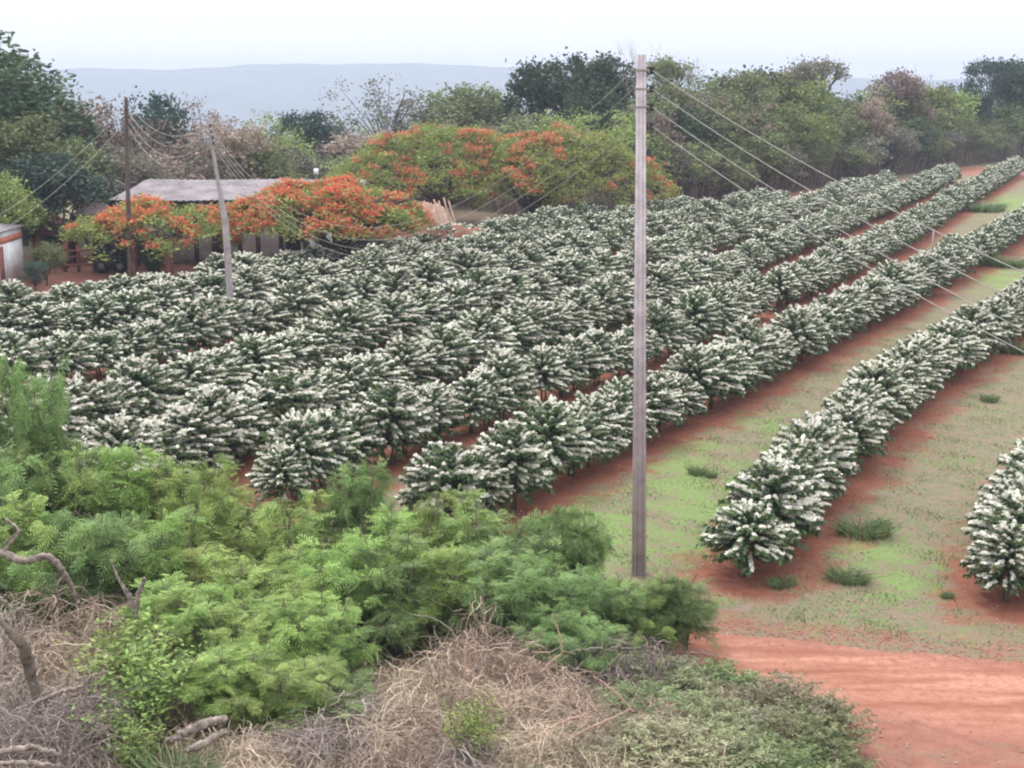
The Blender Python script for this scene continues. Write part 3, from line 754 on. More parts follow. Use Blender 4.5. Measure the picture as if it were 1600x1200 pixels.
# ------------------------------------------------------------------ flamboyants
def flamboyant(px, top, Y, rx, ry, under, label, seed, flower_mat, nclump, thr, zb=0.0, trunk_off=0.0, thick=.9, patches=()):
    """umbrella crown: green feathery layer, blossom clusters, spreading limbs"""
    r = np.random.default_rng(seed); p = at(px, top, Y); H = p[2] - zb
    root = empty('flamboyant_tree', (p[0], Y, zb)); tag(root, label, 'tree', 'flamboyant trees in orange red bloom')
    gl_, gf_, gt = Geo(), Geo(), Geo()
    a = r.uniform(0, 2 * math.pi, nclump); q = np.sqrt(r.uniform(0, 1, nclump))
    lump = 1 + .10 * np.sin(a * 3 + seed) + .07 * np.sin(a * 7 + seed * 2)
    x = np.cos(a) * q * rx * lump; y = np.sin(a) * q * ry * lump
    z = under + (H - under) * (1 - q ** 2.3) + .16 * np.sin(x * 2.1 + seed) + .13 * np.sin(y * 2.7) - r.uniform(0, 1, nclump) ** 2 * thick
    C = np.stack([x, y, z], 1)
    fn = 1.1 * np.sin(x * 1.1 + seed) * np.cos(y * .9 + seed * 1.7) + .7 * np.sin(x * 2.3 + y * 1.9) + r.normal(size=nclump) * .15
    fn += .35 * q + .35 * (z - under) / (H - under)
    for (cx, w) in patches: fn += 1.3 * np.exp(-((x - cx) / w) ** 2)
    fl = fn > thr
    def leaves(g, C, n, sp, l, w, seed2, up=0.0):
        rr = np.random.default_rng(seed2)
        P = (C[:, None] + rr.normal(size=(len(C), n, 3)) * np.array([sp, sp, sp * .5])).reshape(-1, 3)
        U = rand_dirs(len(P), rr); U[:, 2] *= .45; U = nrm(U); t = np.clip(np.repeat(rr.uniform(0, 1, len(C)), n) * .6 + rr.uniform(0, .4, len(P)), 0, 1)
        rhombi(g, P, U, nrm(perp(U, rr) + np.array([0, 0, 0])), l * rr.uniform(.6, 1.2, len(P)), w * rr.uniform(.6, 1.2, len(P)), t)
    leaves(gl_, C, 46, .27, .12, .045, seed + 5)
    top_c = C[fl] + np.array([0, 0, .10]); leaves(gf_, top_c, 46, .21, .08, .06, seed + 6)
    # limbs
    t = np.linspace(0, 1, 6)[:, None]; fork = np.array([trunk_off * .5, 0, under * .45])
    st = np.array([trunk_off, 0, -.3])
    tube(gt, st + (fork - st) * t + np.sin(t * 3) * .08, np.linspace(.34, .24, 6), 8)
    for k in range(16):
        aa = 2 * math.pi * k / 16 + r.uniform(-.2, .2); q2 = r.uniform(.45, .9)
        e = np.array([math.cos(aa) * rx * q2, math.sin(aa) * ry * q2, 0]); e[2] = under + (H - under) * (1 - q2 ** 2.3) - .25
        mid = fork + (e - fork) * .5 + np.array([0, 0, (e[2] - fork[2]) * .12]); tt = np.linspace(0, 1, 8)[:, None]
        P = (1 - tt) ** 2 * fork + 2 * tt * (1 - tt) * mid + tt ** 2 * e + r.normal(size=(8, 3)) * .09
        P[0] = fork; tube(gt, P, np.linspace(.14, .03, 8), 6)
        for _ in range(5):
            s0 = P[r.integers(3, 8)]; ax = r.uniform(0, 6.28); L = r.uniform(.8, 1.8); e2 = s0 + np.array([math.cos(ax) * L, math.sin(ax) * L * .8, r.uniform(.1, .6)])
            tube(gt, s0 + (e2 - s0) * np.linspace(0, 1, 4)[:, None] + r.normal(size=(4, 3)) * .05, np.linspace(.045, .012, 4), 4, cap=False)
    gl_.obj('crown', M['flam_leaf'], root); gf_.obj('blossom', M[flower_mat], root); gt.obj('trunk', M['bark_dark'], root)
    return root
flamboyant(690, 200, 90, 7.5, 4.8, 2.5, 'large green flamboyant with orange patches, left of the pair beside the woodland', 3, 'flam_flower', 760, 1.2, patches=((-1.9, .9), (2.6, .9)))
flamboyant(872, 203, 89, 6.7, 4.4, 2.5, 'large green flamboyant with orange top, right of the pair and behind the concrete pole', 8, 'flam_flower', 700, 1.15, trunk_off=-3.2, patches=((-2.4, .8),))
flamboyant(505, 290, 66.5, 4.75, 3.0, 2.6, 'low flamboyant covered in bright red blossom in front of the barn', 12, 'flam_red', 520, .35, trunk_off=1.0, patches=((-3.0, 1.8), (.6, 1.0)), thick=.45)
flamboyant(232, 320, 67, 4.1, 2.8, 1.9, 'small flamboyant with sparse coral blossom before the left end of the barn', 15, 'flam_red', 190, .3, trunk_off=.0, thick=.6)
flamboyant(12, 312, 69, 2.2, 1.5, 2.7, 'little flamboyant crown above the white house roof at the left edge', 18, 'flam_flower', 60, .9)

# ------------------------------------------------------------------ barn, house and farm yard
def X_at(px, Y): return at(px, 400, Y)[0]
def Z_at(py, Y): return at(800, py, Y)[2]
def build_barn():
    yf, yw, yr = 70.5, 71.9, 75.5           # eave front, wall, ridge
    x0, x1 = X_at(172, yf), X_at(560, yf); ze = Z_at(313, yf); zr = Z_at(280, yr); xr = X_at(237, yr)
    root = empty('barn', ((x0 + x1) / 2, yw, 0)); O = np.array([(x0 + x1) / 2, yw, 0])
    tag(root, 'long low barn with a pale grey hipped roof and white walls behind the flamboyants', 'barn')
    # roof: corrugated shell with thickness
    g = Geo(); n = 160; xs = np.linspace(x0, x1, n); yb = 80.5
    def roofz(x, y):
        hip = ze + (zr - ze) * np.clip((x - x0) / (xr - x0), 0, 1)
        sl = np.where(y < yr, ze + (zr - ze) * (y - yf) / (yr - yf), ze + (zr - ze) * (yb - y) / (yb - yr))
        return np.minimum(hip, sl)
    ys = np.linspace(yf, yb, 15)
    X, Y = np.meshgrid(xs, ys); Z = roofz(X, Y) + .02 * np.sin(X * 2 * math.pi / .35) + .02 * np.sin(X * .9 + Y) + .012 * np.sin(Y * 3.3)
    V = np.stack([X - O[0], Y - O[1], Z], -1).reshape(-1, 3)
    i = (np.arange(14)[:, None] * n + np.arange(n - 1)[None]).ravel(); Fq = np.stack([i, i + 1, i + n + 1, i + n], 1)
    g.add(V, Fq); g.add(V - np.array([0, 0, .06]), Fq[:, ::-1])
    g.obj('roof', M['roof_tin'], root)
    g = Geo(); xw0, xw1 = X_at(262, yw), X_at(512, yw)
    box(g, xw0 - O[0], xw1 - O[0], 0, .2, .55, ze - .0); box(g, xw0 - O[0], xw0 + .2 - O[0], .2, 6, .55, ze); box(g, xw1 - .2 - O[0], xw1 - O[0], .2, 6, .55, ze)
    g.obj('wall', M['whitewash'], root)
    g = Geo(); box(g, xw0 - .03 - O[0], xw1 + .03 - O[0], -.03, .25, 0, .55); g.obj('plinth', M['plinth'], root)
    for a, b, c, d in ((332, 350, 345, 408), (447, 470, 358, 402)):
        g = Geo(); box(g, X_at(a, yw) - O[0], X_at(b, yw) - O[0], -.06, -.035, .02 if d > 405 else .7, 2.0); g.obj('door' if d > 405 else 'window', M['timber_dark'], root)
    for px in (178, 215, 308, 345, 376, 404, 440, 478, 524):
        g = Geo(); x = X_at(px, yf + .3) - O[0]; box(g, x - .10, x + .10, yf + .2 - O[1], yf + .4 - O[1], 0, ze - .03)
        g.obj('post', M['timber_dark'], root)
    g = Geo(); box(g, x0 + .2 - O[0], x1 - .2 - O[0], yf + .22 - O[1], yf + .38 - O[1], ze - .22, ze - .07); g.obj('beam', M['timber_dark'], root)
build_barn()
def build_shed():
    y0, y1 = 72.0, 76.0; xa, xb = X_at(112, y0), X_at(196, y0); z0 = Z_at(336, y0); z1 = Z_at(318, y1)
    root = empty('shed', ((xa + xb) / 2, y0, 0)); cx = (xa + xb) / 2; tag(root, 'open dark shed with a low blackish roof at the left end of the barn', 'shed')
    g = Geo(); n = 50; xs = np.linspace(xa, xb, n) - cx; V = []
    for k in range(6):
        t = k / 5; V.append(np.stack([xs, np.full(n, (y1 - y0) * t), z0 + (z1 - z0) * t + .03 * np.sin(xs * 18)], 1))
    V = np.concatenate(V); i = (np.arange(5)[:, None] * n + np.arange(n - 1)[None]).ravel(); Fq = np.stack([i, i + 1, i + n + 1, i + n], 1)
    g.add(V, Fq); g.add(V - np.array([0, 0, .05]), Fq[:, ::-1]); g.obj('roof', M['timber_dark'], root)
    for px in (118, 150, 188):
        g = Geo(); x = X_at(px, y0 + .2) - cx; box(g, x - .09, x + .09, .15, .33, 0, z0 - .02); g.obj('post', M['timber_dark'], root)
    g = Geo(); box(g, xa - cx, xb - cx, y1 - y0 - .1, y1 - y0, 0, z1 - .15); g.obj('back_wall', M['timber_dark'], root)
build_shed()
def build_lean():
    Y = 70.0; xa, xb = X_at(48, Y), X_at(106, Y); cx = (xa + xb) / 2
    root = empty('lean_to_shed', (cx, Y, 0)); tag(root, 'small shed with a sloping rusty red roof right of the white house', 'shed')
    za, zb = Z_at(356, Y), Z_at(368, Y)
    g = Geo(); V = np.array([(xa - cx, -.3, za), (xb - cx, -.3, zb), (xb - cx, 3.0, zb + .35), (xa - cx, 3.0, za + .35)])
    Vd = V - np.array([0, 0, .1]); g.add(np.concatenate([V, Vd]), [(0, 1, 2, 3), (7, 6, 5, 4), (0, 4, 5, 1), (1, 5, 6, 2), (2, 6, 7, 3), (3, 7, 4, 0)]); g.obj('roof', M['rust'], root)
    g = Geo(); box(g, xa + .1 - cx, xb - .3 - cx, 2.6, 2.75, 0, zb + .1); box(g, xa + .1 - cx, xa + .2 - cx, 0, 2.6, 0, zb); g.obj('wall', M['timber_red'], root)
    for px in (62, 103):
        g = Geo(); x = X_at(px, Y) - cx; box(g, x - .12, x + .12, -.1, .1, 0, zb - .06 if px > 90 else za - .14); g.obj('post', M['timber_red'], root)
build_lean()
def build_pen():
    Y = 68.5; root = empty('wooden_rail_fence', (X_at(125, Y), Y, 0)); cx = X_at(125, Y); tag(root, 'reddish timber rail pen between the rusty shed and the dark trailer', 'fence')
    for px in (101, 122, 146):
        g = Geo(); x = X_at(px, Y) - cx; box(g, x - .07, x + .07, -.06, .06, 0, 1.35); g.obj('post', M['timber_red'], root)
    for z, dz in ((.35, .05), (.7, .12), (1.1, -.05)):
        g = Geo(); tube(g, [(X_at(101, Y) - cx, -.09, z), (X_at(123, Y) - cx, -.1, z + dz), (X_at(147, Y) - cx, -.09, z + .02)], .05, 5); g.obj('rail', M['timber_red'], root)
build_pen()
def build_trailer():
    Y = 68.0; x0, x1 = X_at(147, Y), X_at(196, Y); cx = (x0 + x1) / 2; L = x1 - x0
    root = empty('farm_trailer', (cx, Y, 0)); tag(root, 'dark farm trailer with slatted sides parked under the small coral flamboyant', 'trailer')
    g = Geo(); box(g, -L / 2, L / 2, -.1, 1.9, .72, .84); g.obj('bed', M['vehicle'], root)
    g = Geo()
    for ya, yb, sg in ((-.13, -.10, -.04), (1.9, 1.93, .04)):
        g = Geo()
        for z in (.9, 1.12, 1.34): box(g, -L / 2, L / 2, ya, yb, z, z + .14)
        for t in np.linspace(0, 1, 6):
            x = -L / 2 + .03 + (L - .12) * t; box(g, x, x + .06, min(ya, ya + sg), max(ya, ya + sg) if sg < 0 else yb + sg, .8, 1.52)
        g.obj('side_board', M['vehicle'], root)
    for sx in (-.55, .55):
        for yy in (0.02, 1.62):
            g = Geo(); th = np.linspace(0, 2 * math.pi, 17); tube(g, np.stack([sx * L * .55 + 0 * th, yy + 0 * th, .36 + 0 * th], 1)[:2] + np.array([[0, -.0, 0], [0, .2, 0]]), .36, 16)
            w = g.obj('wheel', M['rubber'], root)
            g = Geo(); tube(g, [(sx * L * .55, yy - .015, .36), (sx * L * .55, yy + .01, .36)], .16, 12); g.obj('rim', M['deadwood'], w)
    g = Geo(); tube(g, [(L / 2, .9, .7), (L / 2 + .7, .9, .45)], .05, 6); g.obj('drawbar', M['vehicle'], root)
build_trailer()
def build_house():
    Y = 62.0; Dp = 3.2; x1 = X_at(36, Y + Dp); zt = Z_at(352, Y + Dp); root = empty('white_house', (x1 - 2.5, Y, 0)); tag(root, 'small white house with an orange brick band cut off by the left edge', 'house')
    g = Geo(); box(g, -2.5, 2.5, 0, Dp, 0, zt); g.obj('wall', M['white_wall'], root)
    g = Geo(); za, zb = Z_at(376, Y + 2), Z_at(366, Y + 2); box(g, 2.5, 2.53, -.03, Dp, za, zb); box(g, -2.5, 2.5, -.03, 0, za, zb); g.obj('brick_band', M['brick'], root)
    g = Geo(); n = 60; xs = np.linspace(-2.8, 2.72, n); V = []
    for k in range(8):
        t = k / 7; y = -.3 + (Dp + .6) * t; V.append(np.stack([xs, np.full(n, y), zt + .03 + .45 * (1 - abs(2 * t - 1)) * np.clip((2.72 - xs) / 1.6, .0, 1) + .012 * np.sin(xs * 20)], 1))
    V = np.concatenate(V); i = (np.arange(7)[:, None] * n + np.arange(n - 1)[None]).ravel(); Fq = np.stack([i, i + 1, i + n + 1, i + n], 1)
    g.add(V, Fq); g.add(V - np.array([0, 0, .05]), Fq[:, ::-1]); g.obj('roof', M['roof_tin'], root)
    g = Geo(); box(g, 2.5, 2.54, .1, .62, .05, za - .1); g.obj('door', M['timber_red'], root)
build_house()
def bush(px, top, Y, rad, kd, mt, label, name='shrub', group=None):
    return place_tree(px, top, Y, rad, kd, mt, label, group, name)
b = bush(68, 372, 64, .95, 'bushy3', 't_olive', 'green shrub between the white house and the red yard'); b['category'] = 'shrub'
b = bush(52, 402, 62.5, .75, 'bushy1', 't_blue', 'low dark shrub at the right corner of the white house'); b['category'] = 'shrub'
b = bush(60, 336, 72, 1.4, 'round2', 't_grey', 'grey green shrub beside the rusty shed roof'); b['category'] = 'shrub'
b = bush(238, 378, 66.5, .95, 'bushy2', 't_dark', 'dark green climbing shrub between the trunks of the small coral flamboyant'); b['category'] = 'shrub'
for px, lb in ((206, 'left'), (262, 'right')):
    Y = 66.2; p = at(px, 430, Y); root = empty('tree_stump', (p[0], Y, 0)); tag(root, 'thick reddish brown bare trunk on the %s side of the dark climbing shrub' % lb, 'tree trunk')
    g = Geo(); t = np.linspace(0, 1, 7)[:, None]; tube(g, t * np.array([[.1, 0, 2.0]]) + np.sin(t * 4) * .05 + np.array([[0, 0, -.1]]), np.linspace(.24, .17, 7), 9); g.obj('trunk', M['timber_red'], root)
    g = Geo(); tube(g, np.array([[.1, 0, 1.3]]) + t * np.array([[.5 if px > 240 else -.4, .1, .9]]), np.linspace(.1, .05, 7), 6); g.obj('limb', M['timber_red'], root)
Y = 65.8; p = at(211, 425, Y); o = Geo(); tube(o, [(0, 0, 0), (-.12, 0, 1.1), (-.2, 0, 2.3)], .022, 6); o = o.obj('thin_stick', M['stick']); o.location = (p[0], Y, 0); tag(o, 'thin pale stick standing against the left bare trunk', 'stick')
# earth bank, sand pile, leaning poles
def mound(name, px0, px1, py_top, Y, depth, mat, label, cat, flat=.5, seed=1):
    xa, xb = X_at(px0, Y), X_at(px1, Y); z = Z_at(py_top, Y); r = np.random.default_rng(seed); nx, ny = 60, 24
    U, V = np.meshgrid(np.linspace(-1, 1, nx), np.linspace(-1, 1, ny)); 
    h = np.clip(1 - np.abs(U) ** (1.3 / flat), 0, 1) * np.clip(1 - V ** 2, 0, 1) ** .7
    h *= 1 + .10 * np.sin(U * 7 + seed) + .05 * np.sin(U * 19 + V * 5) + .04 * np.sin(U * 41 + V * 17) + .03 * r.normal(size=U.shape)
    P = np.stack([U * (xb - xa) / 2, V * depth, h * z - .03], -1).reshape(-1, 3); i = (np.arange(ny - 1)[:, None] * nx + np.arange(nx - 1)[None]).ravel()
    g = Geo(); g.add(P, np.stack([i, i + 1, i + nx + 1, i + nx], 1)); o = g.obj(name, mat, smooth=True); o.location = ((xa + xb) / 2, Y, 0); return tag(o, label, cat)
mound('earth_bank', 515, 800, 347, 73, 1.2, M['earth'], 'low red brown earth bank behind the top of the coffee field', 'earth bank', .35, 2)
mound('sand_pile', 575, 740, 314, 78, 2.6, M['sand'], 'pale pinkish sand pile between the red and the green flamboyant', 'sand pile', .75, 5)
rp = np.random.default_rng(5)
for k, px in enumerate(np.linspace(664, 726, 9)):
    g = Geo(); Y = 74.6; p = at(px, 346, Y); L = rp.uniform(2.8, 3.15); tube(g, [(0, 0, 0), (-.35 - .1 * rp.random(), .12, L * .5), (-.85, .30, L)], .05, 6)
    o = g.obj('leaning_pole', M['stick']); o.location = (p[0], Y, 0); tag(o, 'cut pole leaning on the sand pile, %s of nine counted from the red flamboyant' % ORD(k + 1), 'pole', 'poles leaning on the sand pile')
g = Geo(); Y = 68; a, b_ = at(548, 315, Y), at(597, 352, Y); tube(g, [(0, 0, 0), ((a[0] - b_[0]) * .5, 0, (a[2]) * .5), (a[0] - b_[0], 0, a[2])], [.05, .045, .035], 7)
o = g.obj('slanting_stake', M['stick']); o.location = (b_[0], Y, 0); tag(o, 'pale brown stake slanting left in front of the earth bank', 'stake')
# pale lean wall + boards right of the barn
Y = 71.5; xa, xb = X_at(510, Y), X_at(560, Y); root = empty('low_wall', ((xa + xb) / 2, Y, 0)); tag(root, 'low pinkish plastered wall with a pale pier at the right end of the barn', 'wall')
g = Geo(); box(g, -(xb - xa) / 2 + .5, (xb - xa) / 2 + 4.5, 0, .2, 0, Z_at(360, Y)); g.obj('wall', M['earth'], root)
g = Geo(); box(g, -(xb - xa) / 2, -(xb - xa) / 2 + .45, -.05, .25, 0, Z_at(354, Y)); g.obj('pier', M['whitewash'], root)
# white covered bundle
Y = 66; p = at(490, 385, Y); g = Geo(); z = Z_at(362, Y); t = np.linspace(0, 1, 9); tube(g, np.stack([.05 * np.sin(t * 5), 0 * t, t * z], 1), [.34, .36, .35, .34, .30, .24, .16, .13, .03], 12)
o = g.obj('covered_bundle', M['white'], smooth=True); o.location = (p[0], Y, 0); tag(o, 'white pointed bundle standing between the coffee tops and the barn', 'bundle')
# small white box on a post above the red flamboyant, and a white egret-like speck is left as a sign board
Y = 84; p = at(494, 268, Y); root = empty('white_box_on_post', (p[0], Y, 0)); tag(root, 'small white box on a post above the red flamboyant', 'box')
g = Geo(); box(g, -.13, .13, -.1, .1, p[2] - .18, p[2] + .18); g.obj('box', M['white'], root)
g = Geo(); tube(g, [(0, 0, 0), (0, 0, p[2] - .18)], .04, 6); g.obj('post', M['bark_grey'], root)

# ------------------------------------------------------------------ utility poles
pb = G(998, 899); YP = pb[1]; ptop = at(1002, 85, YP)
def build_pole():
    H = ptop[2]; root = empty('utility_pole', (pb[0], YP, 0)); tag(root, 'tall tapered concrete utility pole standing between the coffee rows and the road', 'utility pole')
    g = Geo(); n = 26; dx = ptop[0] - pb[0]
    t = np.linspace(0, 1, n)
    # H-shaped section: two flanges and a recessed web with slots
    def sec(x0, x1, y0, y1, z0, z1):
        def w(z): return .255 - .10 * z / H
        V = []
        for z in (z0, z1):
            for y in (y0, y1):
                for x in (x0, x1): V.append((dx * z / H + x * w(z) / 2, y * w(z) * .42, z))
        g.add(V, [(0, 2, 3, 1), (4, 5, 7, 6), (0, 1, 5, 4), (2, 6, 7, 3), (0, 4, 6, 2), (1, 3, 7, 5)])
    sec(-1, -.50, -1, 1, -.4, H); sec(.50, 1, -1, 1, -.4, H); sec(-.499, .499, -.90, .90, -.4, H - .01)
    g.obj('shaft', M['concrete'], root)
    zs = [Z_at(py, YP) for py in (110, 139, 167, 197)]
    for z in zs:
        x = dx * z / H + .13; g = Geo(); box(g, x - .03, x + .10, -.05, .05, z + .05, z + .065); box(g, x - .03, x + .10, -.05, .05, z - .065, z - .05); box(g, x - .03, x - .01, -.05, .05, z - .05, z + .05)
        g.obj('bracket', M['insulator'], root)
        g = Geo(); tube(g, [(x + .06, 0, z - .05), (x + .06, 0, z - .02), (x + .06, 0, z + .02), (x + .06, 0, z + .05)], [.06, .038, .038, .06], 10); g.obj('insulator', M['insulator'], root)
    for z in zs[:3]:
        g = Geo(); x = dx * z / H; box(g, x - .13, x + .12, -.135, -.125, z - .02, z + .02); g.obj('strap', M['bark_grey'], root)
    return [np.array([pb[0] + dx * z / H + .19, YP - .03, z]) for z in zs]
A_R = build_pole()
def simple_pole(pxs, Y, rad, mat, label, zadd=.0):
    P = np.array([at(a, b, Y) for a, b in pxs]); P[0, 2] = -.2; o0 = np.array([P[0, 0], Y, 0])
    root = empty('utility_pole', o0); tag(root, label, 'utility pole'); g = Geo(); Q = polyline(P - o0, 0)
    tube(g, Q, np.interp(np.linspace(0, 1, len(Q)), np.linspace(0, 1, len(rad)), rad), 9); g.obj('shaft', mat, root, True)
    return root, o0
r1, o1 = simple_pole([(203, 428), (201, 340), (198, 240), (197, 152)], 65, [.12, .11, .09, .07], M['pole_wood'], 'dark brown wooden utility pole rising before the left end of the barn')
r2, o2 = simple_pole([(363, 536), (357, 420), (352, 345), (344, 302), (334, 245), (325, 190)], G(362, 530)[1], [.10, .12, .13, .08, .055, .04], M['pole_pale'], 'pale crooked utility pole leaning left at the edge of the coffee field')
Y2 = G(362, 530)[1]
def rack(root, o0, pts, Y):
    for px, py in pts:
        p = at(px, py, Y) - o0; g = Geo(); tube(g, [(p[0] + .10, -.05, p[2] - .06), (p[0] + .10, -.05, p[2]), (p[0] + .10, -.05, p[2] + .06)], [.05, .03, .05], 8); g.obj('insulator', M['insulator'], root)
rack(r1, o1, [(197, 160), (197, 172), (198, 184), (198, 196)], 65); rack(r2, o2, [(325, 196), (327, 205), (329, 214), (330, 223)], Y2)
def wire(a, b, sag, label, group, rad=.009, n=60):
    a, b = np.asarray(a, float), np.asarray(b, float); t = np.linspace(0, 1, n)[:, None]; P = a + (b - a) * t; P[:, 2] -= (4 * sag * t * (1 - t))[:, 0]
    g = Geo(); tube(g, P - a, rad, 5); o = g.obj('power_line', M['wire']); o.location = a; tag(o, label, 'power line', group); return P
ordw = ['topmost', 'second', 'third', 'lowest']
# right-hand span: runs forward and down to the right
E_R = []
for k, (x1600, py) in enumerate(((1600, 426), (1600, 475), (1600, 516), (1600, 550))):
    m = at(x1600, py, 18.0); a = A_R[k]; s = (m - a)                          # passes through m, then on
    b = a + s * 1.9; L = np.linalg.norm(s[:2]); sag = .55
    b[2] = a[2] + (m[2] - a[2] + 4 * sag * (1 / 1.9) * (1 - 1 / 1.9)) * 1.9
    wire(a, b, sag, '%s of the four wires running down rightward from the concrete pole' % ordw[k], 'wires right of the concrete pole', .0075)
# span from the pale crooked pole to the concrete pole
for k, ((px, py), tz, sag) in enumerate((((327, 198), A_R[0], 3.15), ((329, 207), A_R[1], 3.2), ((331, 216), A_R[2], 3.2), ((332, 225), A_R[3], 3.15))):
    wire(at(px, py, Y2), tz - np.array([.34, 0, 0]), sag, '%s of the four sagging wires between the pale crooked pole and the concrete pole' % ordw[k], 'wires between pale pole and concrete pole', .0055)
for k, (pa, pb2, lowz) in enumerate((((198, 160), (326, 196), 208), ((199, 172), (327, 205), 226), ((199, 184), (329, 214), 242), ((199, 196), (330, 223), 258))):
    a, b_ = at(*pa, 65), at(*pb2, Y2); mid = (a + b_) / 2; my = to_px(mid)[1]; sag = (lowz - my) / (F_PX / (mid[1])) 
    wire(a, b_, sag, '%s of the four slack wires between the brown pole and the pale crooked pole' % ordw[k], 'wires between the two small poles', .010)
for k, (py, dx) in enumerate(((166, 0), (190, 6))):
    a = at(197, py, 65); b_ = at(-60 + dx, py + 205, 60); wire(a, b_, .5, '%s of two wires falling left from the brown pole over the grove' % ('upper', 'lower')[k], 'wires left of the brown pole', .010)
# slender post in the field
p = G(1454, 432); g = Geo(); h = at(1454, 358, p[1])[2]; tube(g, [(0, 0, -.1), (.02, 0, h * .5), (0, 0, h)], [.05, .045, .035], 7); o = g.obj('slender_post', M['pole_pale']); o.location = (p[0], p[1], 0); tag(o, 'slender pale post standing behind the third coffee row under the wires', 'post')

# ------------------------------------------------------------------ foreground shrubs
def frond_template(r, L=.26, n=6):
    """bipinnate leaf: rachis along x with paired pinnae, drooping"""
    C, U, Vv, S, W = [], [], [], [], []
    for k in range(n):
        t = (k + .7) / n; x = L * t; z = -.30 * L * t * t; pl = L * (.40 * math.sin(math.pi * (t * .80 + .12)) + .07)
        for s in (-1, 1):
            d = np.array([.50 + r.uniform(-.1, .1), s * .85, -.32 + r.uniform(-.15, .15)]); d /= np.linalg.norm(d)
            C.append(np.array([x, 0, z]) + d * pl * .5); U.append(d); v = np.array([.85, -s * .45, r.uniform(-.3, .3)]); Vv.append(v / np.linalg.norm(v)); S.append(pl * .5); W.append(.0105)
    C.append(np.array([L * .45, 0, -.06 * L])); U.append(nrm(np.array([1, 0, -.25]))); Vv.append(np.array([0, 1.0, 0])); S.append(L * .5); W.append(.004)
    C, U, Vv, S, W = map(np.array, (C, U, Vv, S, W))
    return np.stack([C - U * S[:, None], C + Vv * W[:, None], C + U * S[:, None], C - Vv * W[:, None]], 1)      # q x 4 x 3
def place_fronds(g, tpl, pos, dirs, scale, tone, r):
    d = nrm(dirs); up = np.array([0, 0, 1.0]); y = nrm(np.cross(up, d) + 1e-6); z = np.cross(d, y)
    roll = r.normal(size=len(d)) * .6; c, s = np.cos(roll)[:, None], np.sin(roll)[:, None]; y, z = y * c + z * s, z * c - y * s
    Rm = np.stack([d, y, z], 1)                                # n x 3 x 3, rows are axes
    V = np.einsum('qkj,nji->nqki', tpl, Rm) * np.asarray(scale)[:, None, None, None] + pos[:, None, None, :]
    n, q = len(pos), len(tpl); tt = np.repeat(tone[:, None] + r.uniform(-.12, .12, (n, q)), 4, axis=1).ravel()
    g.add(V.reshape(-1, 3), np.arange(n * q * 4).reshape(-1, 4), np.clip(tt, 0, 1))
def leucaena(seed, H=3.0, rad=1.4, stems=16, sprays=18, fr=9, L=.27, droop=1.0):
    r = np.random.default_rng(seed); g, tg = Geo(), Geo(); tpl = [frond_template(np.random.default_rng(k), L) for k in range(3)]
    pos, dr, tn = [], [], []
    for k in range(stems):
        a = 2 * math.pi * k / stems + r.uniform(-.4, .4); q = rad * math.sqrt(r.uniform(.02, .9)); h = H * r.uniform(.62, 1.0) * (1 - .30 * (q / rad) ** 2)
        t = np.linspace(0, 1, 9)[:, None]; e = np.array([math.cos(a) * q, math.sin(a) * q, h])
        P = np.concatenate([e[:2] * t ** 1.4, e[2:] * t], 1) if False else np.hstack([t ** 1.4 * e[0], t ** 1.4 * e[1], t * e[2]]) + r.normal(size=(9, 3)) * .03 * t
        tube(tg, P + np.array([0, 0, -.1]), np.linspace(.024, .007, 9), 5, cap=False)
        st = r.uniform(0, 1)
        for j in range(sprays):
            tt = r.uniform(.28, 1.0) ** .8; i = int(tt * 8); p0 = P[i]; aa = r.uniform(0, 6.28)
            bl = r.uniform(.25, .62) * (1.15 - tt * .5); bd = np.array([math.cos(aa), math.sin(aa), r.uniform(.05, .8)]); bd /= np.linalg.norm(bd)
            s = np.linspace(.15, 1, 6)[:, None]; B = p0 + bd * bl * s; B[:, 2:] -= .12 * s ** 2 * droop
            tube(tg, B[[0, 3, 5]], [.007, .005, .003], 3, cap=False)
            n = fr; k2 = r.integers(1, 6, n); pp = B[k2]; al = r.uniform(-1.2, 1.2, n); ca, sa = np.cos(al), np.sin(al)
            d = np.stack([bd[0] * ca - bd[1] * sa, bd[0] * sa + bd[1] * ca, r.uniform(-.7, .6, n)], 1)
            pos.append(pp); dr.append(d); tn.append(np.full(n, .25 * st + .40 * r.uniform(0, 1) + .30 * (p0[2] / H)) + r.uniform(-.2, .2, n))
    pos, dr, tn = map(np.concatenate, (pos, dr, tn)); w = r.integers(0, 3, len(pos))
    for k in range(3):
        m = w == k; place_fronds(g, tpl[k], pos[m], dr[m], r.uniform(.75, 1.2, m.sum()), tn[m], r)
    return g, tg
LEU = []
for k, kw in enumerate((dict(), dict(stems=16, rad=1.5), dict(stems=12, sprays=17, rad=1.3, L=.30), dict(stems=15, sprays=14, L=.24), dict(stems=10, sprays=20, rad=1.2, L=.29))):
    g, tg = leucaena(500 + k, **kw); LEU.append((g.mesh('foliage', M['leu_a']), tg.mesh('stems', M['bark'])))
SHOOT = []
for k in range(3):
    g, tg = leucaena(560 + k, stems=4, rad=.38, sprays=15, fr=7, L=.27); SHOOT.append((g.mesh('foliage', M['leu_a']), tg.mesh('stems', M['bark'])))
